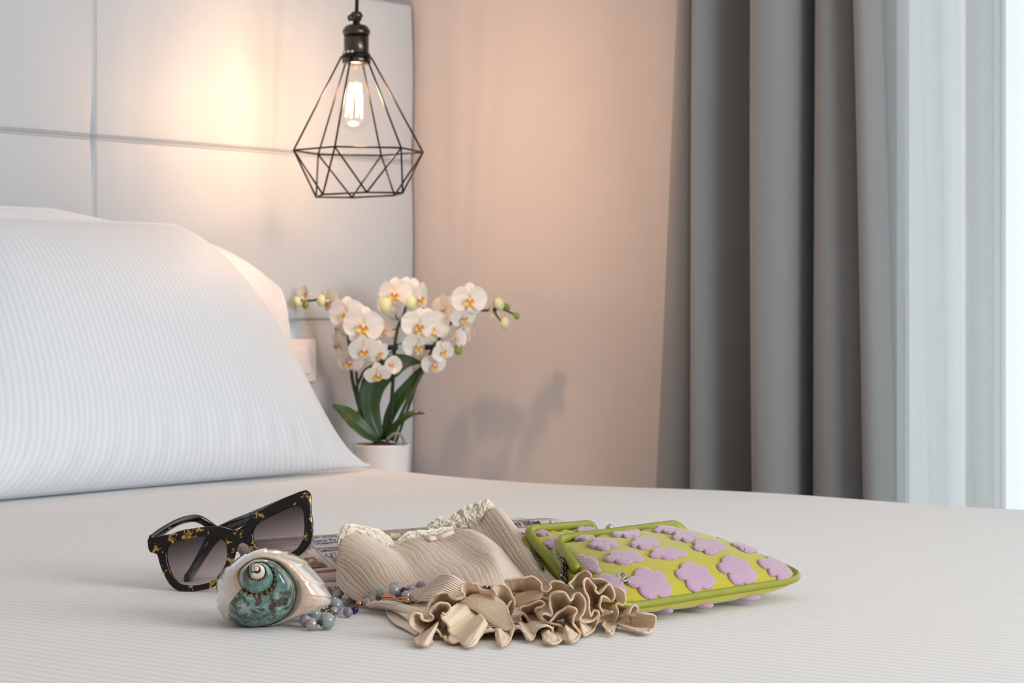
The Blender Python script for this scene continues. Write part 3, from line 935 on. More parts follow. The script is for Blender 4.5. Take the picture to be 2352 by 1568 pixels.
for p in me.polygons: p.use_smooth = False
t = NT('gradient_lens')
g = t.n('ShaderNodeSeparateXYZ'); t.l(t.coords('UV'), g.inputs[0])
tint = t.ramp(g.outputs[1], [(0.0, rgb(240, 236, 236)), (.45, rgb(200, 192, 194)), (.95, rgb(138, 128, 132))])
tr = t.n('ShaderNodeBsdfTransparent'); t.l(tint, tr.inputs[0])
gs_ = t.n('ShaderNodeBsdfGlossy'); gs_.inputs['Roughness'].default_value = .03
fq = t.n('ShaderNodeFresnel'); fq.inputs['IOR'].default_value = 1.45
mx = t.n('ShaderNodeMixShader'); t.l(fq.outputs[0], mx.inputs[0]); t.l(tr.outputs[0], mx.inputs[1]); t.l(gs_.outputs[0], mx.inputs[2]); t.l(mx.outputs[0], t.out.inputs[0])
M_lens = t.m
def grow(lp_, d):
    c = np.mean(np.array(lp_), axis=0)
    out = []
    for q in lp_:
        w_ = np.array(q) - c; w_ = w_ * (1 + d / np.linalg.norm(w_)); out.append(tuple(c + w_))
    return out
for lp_ in (lensL, lensR):
    me = curve_mesh('lens', [grow(lp_, .0006)], .0003, 0); wrapbend(me)
    ys = [q[1] for q in lp_]; y0_, y1_ = min(ys), max(ys)
    for l_ in list(me.uv_layers): me.uv_layers.remove(l_)
    ul = me.uv_layers.new(name='UVMap')
    for l_ in me.loops:
        c_ = me.vertices[l_.vertex_index].co
        ul.data[l_.index].uv = (c_.x, (c_.y - y0_) / (y1_ - y0_))
    obj('lens', me, M_lens, parent=sg, matrix=GM)
def temple(pts, hh, name='temple'):
    q = crlen([tuple(P(*p)) for p in pts], .002)
    m = len(q)
    r_ = np.interp(np.linspace(0, 1, m), np.linspace(0, 1, len(hh)), hh)
    b = MB(); b.tube(q, list(r_), 14, flat=.42, up=(.05, -.1, 1))
    return obj(name, b.mesh(name), M_blk, parent=sg)
tl_ = temple([(346, 1241, 1.836), (372, 1221, 1.86), (400, 1203, 1.885), (430, 1192, 1.91), (458, 1192, 1.925), (492, 1214, 1.93), (520, 1236, 1.925), (548, 1258, 1.915)], [.0050, .0046, .0038, .0034, .0034, .0036, .0040, .0042])
tr_ = temple([(704, 1140, 1.820), (670, 1150, 1.845), (620, 1169, 1.875), (570, 1190, 1.905), (525, 1210, 1.925), (492, 1232, 1.93), (468, 1268, 1.925), (446, 1305, 1.91), (428, 1330, 1.885)], [.0056, .0052, .0048, .0046, .0046, .0052, .0060, .0066, .0056])
M_print = plain('white_print', rgb(190, 190, 190), .5)
def on_temple(s, px, py, Y, px2, py2, Y2, size):
    o, d = P(px, py, Y), (P(px2, py2, Y2) - P(px, py, Y)).normalized()
    n = Vector((0, -1, .1)); n = (n - d * n.dot(d)).normalized(); u = n.cross(d)
    mt = Matrix(((d.x, u.x, n.x, o.x), (d.y, u.y, n.y, o.y), (d.z, u.z, n.z, o.z), (0, 0, 0, 1)))
    return text_mesh('mark', s, size), mt
me = merge('model_marking', [on_temple('DG4197', 561, 1190, 1.902, 580, 1181, 1.892, .0028)], M_print)
obj('model_marking', me, M_print, parent=tr_)
me = merge('model_marking', [on_temple('CE', 389, 1216, 1.868, 399, 1208, 1.876, .0034)], M_print)
obj('model_marking', me, M_print, parent=tl_)
for (x, y, Y) in ((350, 1244, 1.838), (703, 1139, 1.822)):
    b = MB(); b.tube([P(x, y - 12, Y), P(x, y + 12, Y)], .0016, 10)
    obj('hinge', b.mesh('hinge'), plain('hinge_steel', rgb(120, 116, 110), .3, 1.0), parent=sg)

# ------------------------------------------------------------------ sea shell
SY = 1.625
def sp_(x, y, wv):
    """traced point on the shell: x, y on the 7.466x enlargement, wv metres towards the viewer"""
    return P(490 + x / 7.466, 1240 + y / 7.466, SY - wv)
turns = [
 [(690, 490), (700, 455), (735, 440), (775, 455), (800, 500), (785, 540), (740, 562), (685, 545)],
 [(650, 520), (665, 440), (745, 405), (850, 440), (888, 540), (850, 635), (745, 675), (645, 640)],
 [(603, 550), (622, 440), (745, 388), (925, 425), (1027, 620), (960, 820), (740, 915), (520, 830)],
 [(435, 650), (500, 480), (750, 325), (1110, 405), (1410, 800), (1270, 1280), (690, 1516), (170, 1320)],
 [(38, 930), (190, 490), (820, 140), (1500, 300), (1990, 900), (1890, 1160), (1000, 1490)]]
dep = [[.0400, .0400, .0400, .0398, .0396, .0394, .0392, .0390],
       [.0372, .0368, .0362, .0360, .0362, .0364, .0366, .0362],
       [.0335, .0315, .0295, .0290, .0290, .0290, .0285, .0275],
       [.0190, .0150, .0125, .0110, .0090, .0060, .0020, -.0040],
       [-.0240, -.0280, -.0300, -.0300, -.0230, -.0080, .0010]]
flat_ = [(x, y, d) for tt, dd in zip(turns, dep) for (x, y), d in zip(tt, dd)]
NS = 26
sp_in = cr([(735, 490, .041)] + flat_, (len(flat_)) * NS + 1)     # index 0 = apex
def C(i):
    i = max(0, min(len(sp_in) - 1, i)); return sp_in[i]
turn = 8 * NS
last = len(sp_in) - 1
green, nacre = MB(), MB()
nt = 18
rows, info = [], []
i0 = 1
for i in range(i0, last - turn + 1):
    a, c = C(i), C(i + turn)
    s = i / turn
    width = math.hypot(c[0] - a[0], c[1] - a[1]) / 7.466 * SY / F
    row, inf = [], []
    for k in range(nt + 1):
        tt = k / nt
        x = a[0] + (c[0] - a[0]) * tt; y = a[1] + (c[1] - a[1]) * tt
        # whorl section: leaves the suture steeply, crests, then rolls away from the viewer
        e = math.sqrt(max(0, 1 - tt * tt))
        crest = min(1.0, tt / .16)
        d = c[2] + (a[2] - c[2]) * e + .16 * width * math.sin(math.pi * min(1, tt / .9)) ** .8 * (1 if tt < .9 else 0) - .0012 * (1 - crest) * min(1, s * 1.5)
        if i + turn > 32 * NS:          # flame ridges across the mother of pearl
            f = ((i + turn - 32 * NS) / NS * 1.9) % 1.0
            out = (f - .5) * .030 * tt ** 2.5
            x += (x - 900) * out; y += (y - 900) * out
            d += .0012 * (f - .5) * tt
        row.append(sp_(x, y, d)); inf.append((s, tt, x, y))
    rows.append(row); info.append(inf)
def is_nacre(s, tt, x, y):
    if s < 2.62: return False
    bx = np.interp(y, [300, 480, 640, 740, 980, 1200, 1300, 1420, 1500], [560, 500, 432, 372, 300, 252, 258, 300, 380])
    if s < 3.02:
        return x < bx
    return True
for i in range(len(rows) - 1):
    for k in range(nt):
        inf = [info[i][k], info[i][k + 1], info[i + 1][k + 1], info[i + 1][k]]
        m_ = tuple(sum(q[j] for q in inf) / 4 for j in range(4))
        tgt = nacre if is_nacre(*m_) else green
        o = tgt.add([rows[i][k], rows[i][k + 1], rows[i + 1][k + 1], rows[i + 1][k]], [(0, 3, 2, 1)])
        for j in range(4):
            tgt.uv[o + j] = (inf[j][0], inf[j][1])
# back of the shell: close the silhouette into a dome
ring = [rows[k][nt].copy() for k in range(22 * NS + 1, len(rows), 2)]
cen = sp_(1000, 900, -.058)
rws = [ring]
for j in range(1, 10):
    a = j / 9 * math.pi / 2
    row = []
    for p in ring:
        q = cen + (p - cen) * math.cos(a)
        q.y = p.y + (cen.y - p.y) * math.sin(a)
        q.z = max(q.z, BED + .0015)
        row.append(q)
    rws.append(row)
o = len(nacre.v)
nacre.grid(rws, closed_v=True)
for i in range(len(rws) * len(ring)):
    nacre.uv[o + i] = (4 + .01 * (i % len(ring)), .5)
# tip cap
b = MB(); b.ball(sp_(735, 490, .0398), .0022, 16, (1, .7, .95))
for g_ in (green, nacre):
    g_.v = [(x, y, max(z, BED + .0008)) for (x, y, z) in g_.v]
shell = thing('turban_shell', sp_(900, 1500, 0), 'spiral sea shell with green brown whorls and polished mother of pearl rim', 'shell')
t = NT('nacre'); v = t.coords('Object')
lw = t.n('ShaderNodeLayerWeight'); lw.inputs[0].default_value = .45
n1 = t.noise(v, 38, 3, .6, .8)
ca = t.ramp(t.math('ADD', t.math('MULTIPLY', lw.outputs['Facing'], .55), t.math('MULTIPLY', n1, .6)),
            [(.15, rgb(196, 162, 126)), (.34, rgb(214, 188, 162)), (.50, rgb(224, 202, 188)), (.64, rgb(206, 208, 196)), (.78, rgb(228, 202, 198)), (.95, rgb(230, 214, 210))])
t.col(ca); t.set(rough=.16, coat=.8, metal=.22)
t.bump(t.noise(v, 55, 2, .5, .4), .10, .003); M_nacre = t.m
obj('nacre_whorl', nacre.mesh('nacre_whorl', weld=True), M_nacre, parent=shell, label='pearly pink and cream polished outer whorl')
t = NT('green_shell_skin'); uvv = t.coords('UV'); v = t.coords('Object')
sx = t.n('ShaderNodeSeparateXYZ'); t.l(uvv, sx.inputs[0])
base_c = t.ramp(t.noise(v, 95, 4, .65, .7), [(.28, rgb(52, 78, 74)), (.44, rgb(78, 114, 108)), (.55, rgb(104, 140, 132)), (.66, rgb(150, 172, 162)), (.78, rgb(206, 212, 200))])
sm = t.n('ShaderNodeMapping'); sm.inputs['Scale'].default_value = (26, 5, 1); t.l(t.n('ShaderNodeTexCoord').outputs['UV'], sm.inputs['Vector'])
streak = t.ramp(t.noise(sm.outputs[0], 1.6, 3, .6, .6), [(.46, (0, 0, 0, 1)), (.53, (1, 1, 1, 1))])
blot = t.ramp(t.noise(v, 150, 3, .6, .8), [(.50, (0, 0, 0, 1)), (.55, (1, 1, 1, 1))])
big = t.math('GREATER_THAN', sx.outputs[0], 2.05)
brown = t.math('MULTIPLY', t.math('MAXIMUM', t.math('MULTIPLY', streak, blot), t.math('MULTIPLY', blot, .8)), big)
edge = t.math('LESS_THAN', sx.outputs[1], t.math('SUBTRACT', .36, t.math('MULTIPLY', sx.outputs[0], .085)))
chk = t.wave(uvv, 7.0, 'X', 3.5, 4.0)
late = t.math('GREATER_THAN', sx.outputs[0], 1.02)
band = t.math('MULTIPLY', t.math('MULTIPLY', edge, late), t.math('GREATER_THAN', chk, .5))
c1 = t.mix(brown, base_c, rgb(58, 38, 28))
c2 = t.mix(t.math('MULTIPLY', t.math('MULTIPLY', edge, late), .7), c1, rgb(168, 140, 116))
c3 = t.mix(band, c2, rgb(80, 48, 32))
early = t.math('LESS_THAN', sx.outputs[0], 1.02)
c4 = t.mix(t.math('MULTIPLY', early, .85), c3, rgb(226, 212, 196))
t.col(c4); t.set(rough=.16, coat=.7)
t.bump(t.noise(v, 260, 2), .06, .001)
M_green = t.m
obj('green_whorl', green.mesh('green_whorl', weld=True), M_green, parent=shell, label='blue green whorls with brown flecks and a white apex')
obj('apex', b.mesh('apex'), plain('shell_apex', rgb(214, 188, 168), .25), parent=shell)

# ------------------------------------------------------------------ newspaper
n0, n1_, n2_ = P(700, 1232, 1.875), P(1290, 1186, 1.983), P(777, 1322, 1.812)
A_ = (n1_ - n0).normalized()
B_v = (n2_ - n0); B_v = B_v - A_ * B_v.dot(A_); bl = B_v.length; B_v.normalize()
N_ = A_.cross(B_v)
if N_.z < 0: N_ = -N_
def page(px, py):
    d = P(px, py, 1.0) - CAMP
    k = (n0 - CAMP).dot(N_) / d.dot(N_)
    q = CAMP + d * k - n0
    return q.dot(A_), q.dot(B_v)
aL = page(543, 1246)[0]; aR = (n1_ - n0).length + .006
news = thing('newspaper', G(800, 1300), 'folded newspaper lying under the beige blouse', 'newspaper')
t = NT('newsprint'); v = t.coords('Object')
t.col(t.mix(t.noise(v, 400, 3), rgb(200, 186, 180), rgb(212, 198, 190))); t.set(rough=.9); M_news = t.m
def npos(a, b_, h=0.0):
    return n0 + A_ * a + B_v * b_ + N_ * h
def sheet(name, a0, a1, prof, round_r=0.0, n=40):
    """prof: (b, h) section of a folded sheet swept along the page width"""
    b = MB(); rows = []
    for i in range(n + 1):
        a = a0 + (a1 - a0) * i / n
        row = []
        for (pb, ph) in prof:
            cut = 0.0
            if round_r and a > a1 - round_r:                           # rounded page corner at the far right
                x = (a - (a1 - round_r)) / round_r
                cut = round_r * (1 - math.sqrt(max(0, 1 - x * x)))
            q = npos(a, max(pb, cut) if pb < round_r else pb, ph)
            q.z = max(q.z, BED + .0012)
            row.append(q)
        rows.append(row)
    b.grid(rows)
    return obj(name, b.mesh(name), M_news, parent=news, solid=.0004)
th = .0075
sheet('front_page', aL, aR, [(0, 0), (.01, .0004), (.03, .0008), (.05, .0006), (bl - .006, 0), (bl - .001, -.0008), (bl + .0012, -.003), (bl + .0008, -.006), (bl - .003, -th), (.03, -th - .002), (.004, -.004)], .028)
for k in range(3):
    e = .0016 * (k + 1)
    sheet('inner_page', aL + .002 * k, aR - .003 * k, [(.003, -e), (.03, -e + .0003), (bl - .004, -e - .0004), (bl - .0004 - .0006 * k, -e - .0016)], .028)
low = npos(0, bl, 0)
def sheet2():
    b = MB(); rows = []
    d = Vector((B_v.x, B_v.y, 0)).normalized()
    for i in range(41):
        a = aL + .004 + (aR - aL - .02) * i / 40
        o_ = npos(a, bl - .01, 0)
        row = []
        for (f, z) in ((-.05, .0095), (-.01, .0096), (.012, .0098), (.021, .0090), (.0265, .0070), (.0285, .0045), (.0275, .002), (.022, .0012), (-.05, .0012)):
            q = Vector((o_.x, o_.y, BED)) + d * f; q.z = BED + z
            row.append(q)
        rows.append(row)
    b.grid(rows)
    return obj('under_fold', b.mesh('under_fold'), M_news, parent=news)
uf = sheet2()
M_ink = plain('black_ink', rgb(52, 48, 50), .9)
M_inkg = plain('grey_ink', rgb(104, 98, 98), .9)
M_red = plain('red_ink', rgb(168, 60, 64), .9)
M_pic = NT('printed_photo'); v = M_pic.coords('Object'); M_pic.col(M_pic.ramp(M_pic.noise(v, 90, 2), [(.35, rgb(112, 92, 80)), (.55, rgb(150, 120, 92)), (.66, rgb(222, 206, 170)), (.72, rgb(214, 160, 70))])); M_pic.set(rough=.9); M_pic = M_pic.m
M_grey = plain('grey_panel_ink', rgb(180, 176, 178), .9)
def on_page(px, py, h=.0013):
    a, b_ = page(px, py)
    o_ = npos(a, b_, h + .0006)
    return Matrix(((A_.x, -B_v.x, N_.x, o_.x), (A_.y, -B_v.y, N_.y, o_.y), (A_.z, -B_v.z, N_.z, o_.z), (0, 0, 0, 1)))
def quad_page(b, p, q, wid, h=.0012):
    """ink bar from pixel p to pixel q of given width (metres, across)"""
    a0, b0 = page(*p); a1, b1 = page(*q)
    d = Vector((a1 - a0, b1 - b0)).normalized(); n = Vector((-d.y, d.x)) * wid / 2
    vs = [npos(a0 + n.x, b0 + n.y, h + .0004), npos(a1 + n.x, b1 + n.y, h + .0004), npos(a1 - n.x, b1 - n.y, h + .0004), npos(a0 - n.x, b0 - n.y, h + .0004)]
    if (vs[1] - vs[0]).cross(vs[2] - vs[1]).dot(N_) < 0: vs.reverse()
    b.add(vs, [(0, 1, 2, 3)])
def poly_page(b, pts, h):
    vs = []
    for p in pts:
        a0, b0 = page(*p); vs.append(npos(a0, b0, h))
    if (vs[1] - vs[0]).cross(vs[2] - vs[1]).dot(N_) < 0: vs.reverse()
    b.add(vs, [tuple(range(len(vs)))])
b = MB(); poly_page(b, [(705, 1240), (800, 1230), (835, 1262), (722, 1262)], .0012)
obj('grey_panel', b.mesh('grey_panel'), M_grey, parent=news)
heads = [('Gli amici,', 713, 1241, .0076, 0), ('Sana fu sc', 718.5, 1249.5, .0076, 0), ('di', 725, 1254.5, .0046, 0)]
items = [(text_mesh('h', s, sz, 0), on_page(x, y)) for s, x, y, sz, bo in heads]
items += [(text_mesh('h', 'Cesare Giusti', .0047, .00012), on_page(732, 1253.8)), (text_mesh('h', 'Massimo', .0046, .00012), on_page(743, 1270.5)), (text_mesh('h', 'di', .0044), on_page(735.5, 1271.5)),
          (text_mesh('h', '28', .0042, .0001), on_page(705.5, 1262.5)), (text_mesh('h', 'U', .0098), on_page(750, 1283.5)), (text_mesh('h', '16', .0042, .0001), on_page(1208, 1203)),
          (text_mesh('h', 'RI SEM', .0098, .0003), on_page(1180, 1212.5))]
obj('headline_print', merge('headline_print', items, M_ink), M_ink, parent=news)
items = [(text_mesh('h', 'IL CAFFÈ', .0052), on_page(730.5, 1268)), (text_mesh('h', 'FFEE', .0062, 0, 0, 0, 1.3), on_page(672, 1278)), (text_mesh('h', '0/o', .017, .0005), on_page(1196, 1240))]
bar = MB()
quad_page(bar, (726.5, 1263), (830, 1254), .0006); quad_page(bar, (724, 1316), (800, 1309), .0022)
for p, q in (((1160, 1217), (1236, 1210.5)), ((1236, 1210.5), (1268, 1243))):
    quad_page(bar, p, q, .0012)
items.append((bar.mesh('bars'), Matrix.Identity(4)))
obj('red_print', merge('red_print', items, M_red), M_red, parent=news, kind='stuff')
body = []
rw = random.Random(3)
col_ = MB()
for k in range(9):                                              # column too small to read: word-length ink bars
    x0_, y0_ = 750 + k * 3.4 + (14 if k < 2 else 0), 1274.5 + k * 4.2
    while x0_ < 830:
        wl = rw.uniform(5, 16)
        quad_page(col_, (x0_, y0_ - (x0_ - 750) * .085), (x0_ + wl, y0_ - (x0_ + wl - 750) * .085), .0011, .0012)
        x0_ += wl + 3
body.append((col_.mesh('column'), Matrix.Identity(4)))
for k, s in enumerate(['anni. Questo fatto per noi tutti e', 'Quanto fatto per i Cagliari', 'democrazia contiamo solo', 'ordine mandiamo immediati da', 'ci durare, che', 'durante il tempo che resta']):
    body.append((text_mesh('t', s, .0046), on_page(560 + k * 5.2, 1249 + k * 5.4)))
for k, s in enumerate(['la ragione Bersagli scontro fra le parti', 'ieri stanno divisioni. E subito torna il', 'e stato questo tempo']):
    body.append((text_mesh('t', s, .0042), on_page(880 + k * 4, 1226 + k * 3.6)))
for k, s in enumerate(['alla doppia', 'la Capitale fra', 'giovani']):
    body.append((text_mesh('t', s, .0038), on_page(1172 + k * 7, 1197.5 + k * 3.6)))
obj('body_print', merge('body_print', body, M_inkg), M_inkg, parent=news, kind='stuff')
rule = MB()
for p, q in (((714, 1254), (777, 1317)), ((733, 1284), (760, 1312))):
    quad_page(rule, p, q, .00045)
quad_page(rule, (700, 1266), (716, 1265), .00035)
obj('column_rule', rule.mesh('column_rule'), M_inkg, parent=news)
b = MB(); poly_page(b, [(688, 1287), (719, 1282), (752, 1304), (700, 1309)], .0016)
obj('printed_photo', b.mesh('printed_photo'), M_pic, parent=news)
# large words on the lower fold
d2 = Vector((B_v.x, B_v.y, 0)).normalized()
o_ = P(752, 1358.5, 1.783)
nn2 = (d2 * .85 + Vector((0, 0, .53))).normalized(); a2 = A_.copy(); a2.z = 0; a2.normalize(); u2 = nn2.cross(a2)
mt = Matrix(((a2.x, u2.x, nn2.x, o_.x), (a2.y, u2.y, nn2.y, o_.y), (a2.z, u2.z, nn2.z, o_.z), (0, 0, 0, 1)))
obj('headline_print', merge('headline_print', [(text_mesh('h', 'e vel', .0092), mt)], M_ink), M_ink, parent=news)
# ------------------------------------------------------------------ necklace
M_pearl = NT('grey_pearl'); v = M_pearl.coords('Object')
lw = M_pearl.n('ShaderNodeLayerWeight'); lw.inputs[0].default_value = .4
M_pearl.col(M_pearl.ramp(lw.outputs['Facing'], [(0.0, rgb(168, 158, 162)), (.5, rgb(176, 164, 172)), (1.0, rgb(206, 202, 208))])); M_pearl.set(rough=.22, metal=.35, coat=.6); M_pearl = M_pearl.m
t = NT('aquamarine_bead'); v = t.coords('Object')
t.col(t.mix(t.noise(v, 160, 3, .6, 1.5), rgb(138, 156, 155), rgb(168, 180, 177))); t.set(rough=.14, coat=.5, trans=.18, ior=1.5); M_aqua = t.m
M_lilac = plain('pale_amethyst', rgb(232, 220, 240), .06, 0, trans=.7, ior=1.5)
M_purple = plain('dark_amethyst', rgb(66, 36, 108), .08, 0, trans=.3, ior=1.5)
M_gold = plain('rose_gold', rgb(214, 160, 124), .2, 1.0)
M_dkgold = plain('dark_wire', rgb(96, 76, 62), .35, 1.0)
neck = thing('bead_necklace', G(780, 1410), 'grey pearl and pale green bead necklace between the shell and the beige blouse', 'necklace')
BEADS = [(778.6, 1368.3, 15.6, 'a', 0), (797, 1376.5, 13.8, 'p', 1.735), (810, 1383, 10, 'p', 1.75), (770, 1390, 18, 'a', 0), (788, 1403, 8, 'a', 1.735), (721, 1410, 17.7, 'a', 0), (701.8, 1424.8, 14.2, 'p', 0), (715.6, 1433, 14.3, 'p', 0),
         (750.7, 1425.4, 19.7, 'a', 0), (767, 1404, 11, 'p', 1.678), (771, 1421, 10, 'p', 1.672), (741, 1397.5, 9, 'p', 1.69), (747.3, 1402.5, 6, 'g', 1.675), (799, 1405.7, 11.5, 'l', 0), (814.7, 1400, 9, 'u', 0),
         (825, 1386, 8, 'g', 1.70), (846, 1370.3, 12.6, 'p', 1.715), (844, 1384, 11.6, 'p', 1.70), (877.3, 1363.5, 15.5, 'a', 1.70), (908.6, 1351.3, 16, 'a', 1.70), (905.9, 1356, 13.6, 'p', 1.685),
         (927.6, 1354.7, 7, 'u', 1.685), (916.7, 1370, 6, 'u', 1.68), (933.7, 1367.6, 12, 'p', 1.675), (944.6, 1352.7, 12, 'p', 1.69), (965.7, 1345, 11, 'l', 1.69)]
pos = []
for (x, y, r_, k, Y) in BEADS:
    rm = r_ * 1.7 / F
    if not Y:
        for _ in range(4):
            Y = (CAMZ - BED - rm - .0004) * F / (y - HY); rm = r_ * Y / F
    rm = r_ * Y / F
    c_ = P(x, y, Y)
    pos.append((c_, rm))
    b = MB(); b.ball((0, 0, 0), rm, 24, (1, 1, 1.0) if k != 'g' else (1, 1, .95))
    m_ = {'a': M_aqua, 'p': M_pearl, 'l': M_lilac, 'u': M_purple, 'g': M_gold}[k]
    lab = {'a': 'cloudy pale green bead', 'p': 'grey pearl', 'l': 'clear lilac bead', 'u': 'dark purple bead', 'g': 'rose gold bead'}[k]
    obj('bead', b.mesh('bead'), m_, parent=neck, matrix=Matrix.Translation(c_) @ Matrix.Rotation(random.uniform(0, 3), 4, (random.random(), random.random(), random.random() + .1)), label=lab)
order = [6, 7, 8, 10, 9, 12, 11, 5, 3, 0, 1, 13, 14, 15, 17, 16, 18, 19, 20, 21, 24, 25]
for i, j in zip(order[:-1], order[1:]):
    a, c_ = pos[i][0], pos[j][0]
    d = (c_ - a).normalized()
    q0, q1 = a + d * pos[i][1] * .9, c_ - d * pos[j][1] * .9
    b = MB(); b.tube([q0, (q0 + q1) / 2, q1], .00075, 6)
    obj('wire_link', b.mesh('wire_link'), M_dkgold, parent=neck)
# coiled wire on the front bead
b = MB()
c_, rm = pos[8]
st, en = c_ + Vector((-rm * 1.35, -rm * .55, rm * .02)), c_ + Vector((-rm * .55, -rm * .95, -rm * .12))
for k in range(7):
    o_ = st.lerp(en, k / 6); d = (en - st).normalized(); n_ = d.cross(Vector((0, 0, 1))).normalized(); u_ = n_.cross(d)
    rr = .0011 + .0006 * (k == 6)
    b.tube([o_ + (n_ * math.cos(q * math.pi / 4) + u_ * math.sin(q * math.pi / 4)) * rr for q in range(8)], .00055, 6, closed=True)
obj('wire_coil', b.mesh('wire_coil'), M_dkgold, parent=neck)
tg = [P(874, 1372, 1.672), P(891, 1370.5, 1.668), P(908, 1372, 1.664)]
b = MB(); b.tube(cr([tuple(p) for p in tg], 9), .0017, 14, flat=.35, up=(0, -.4, .9))
b2 = MB()
rows = []
for s_ in np.linspace(0, 1, 13):
    p = Vector(cr([tuple(q) for q in tg], 13)[int(round(s_ * 12))])
    hgt = .0019 * (1 - abs(2 * s_ - 1) ** 6) + .0004
    rows.append([p + Vector((0, -.0012, z_)) for z_ in (-hgt, hgt)])
b2.grid(rows)
tag_o = obj('name_tag', b2.mesh('name_tag'), M_gold, parent=neck, solid=.0012, label='small rose gold engraved tag')
items = []
for k, s in enumerate(('8 0 AN', '<IBI>')):
    o_ = P(880 + 11.5 * k, 1373.2, 1.6640 - .0035 * k * 1.0) + Vector((0, -.0008, 0)); items.append((text_mesh('e', s, .0016, .00004), Matrix.Translation(o_) @ Matrix.Rotation(math.radians(90), 4, 'X')))
obj('engraving', merge('engraving', items, M_ink), M_ink, parent=tag_o)
b = MB(); b.tube([P(869, 1374, 1.672) + Vector((.0016 * math.cos(q * math.pi / 6), 0, .0013 * math.sin(q * math.pi / 6))) for q in range(12)], .0005, 6, closed=True)
obj('clasp_ring', b.mesh('clasp_ring'), M_dkgold, parent=neck)
b = MB(); b.tube([P(910 + 12 * (1 - math.cos(q * math.pi / 8)), 1375.5 + 3.2 * math.sin(q * math.pi / 8), 1.662) for q in range(16)], .0006, 8, closed=True); b.ball(P(936, 1378, 1.662), .0019, 14)
b.tube([P(928, 1374.5, 1.662), P(938, 1374, 1.662), P(934, 1369, 1.662)], .0007, 6)
obj('lobster_clasp', b.mesh('lobster_clasp'), M_gold, parent=neck)

# ------------------------------------------------------------------ clutch purses
t = NT('lime_felt'); v = t.coords('Object')
t.col(t.mix(t.noise(v, 260, 4, .7), rgb(166, 158, 22), rgb(186, 176, 40))); t.set(rough=.95, sheen=.35, sheenr=.5)
t.bump(t.noise(v, 900, 3), .35, .0006); M_felt = t.m
t = NT('olive_leather'); v = t.coords('Object')
t.col(t.mix(t.noise(v, 90, 3), rgb(128, 132, 24), rgb(146, 148, 36))); t.set(rough=.38, coat=.1); t.bump(t.noise(v, 500, 3), .12, .0004); M_olive = t.m
t = NT('lilac_terry'); v = t.coords('Object')
st_ = t.wave(v, 190.0, 'DIAGONAL', 2.2, 2.5)
nz = t.noise(v, 900, 3)
t.col(t.mix(t.math('MULTIPLY', t.math('ADD', st_, nz), .5), rgb(154, 114, 140), rgb(202, 170, 190))); t.set(rough=.95, sheen=.5)
t.bump(t.math('ADD', t.math('MULTIPLY', st_, .22), nz), .6, .0008); M_terry = t.m
M_chain = plain('dark_chain_steel', rgb(112, 106, 100), .25, 1.0)
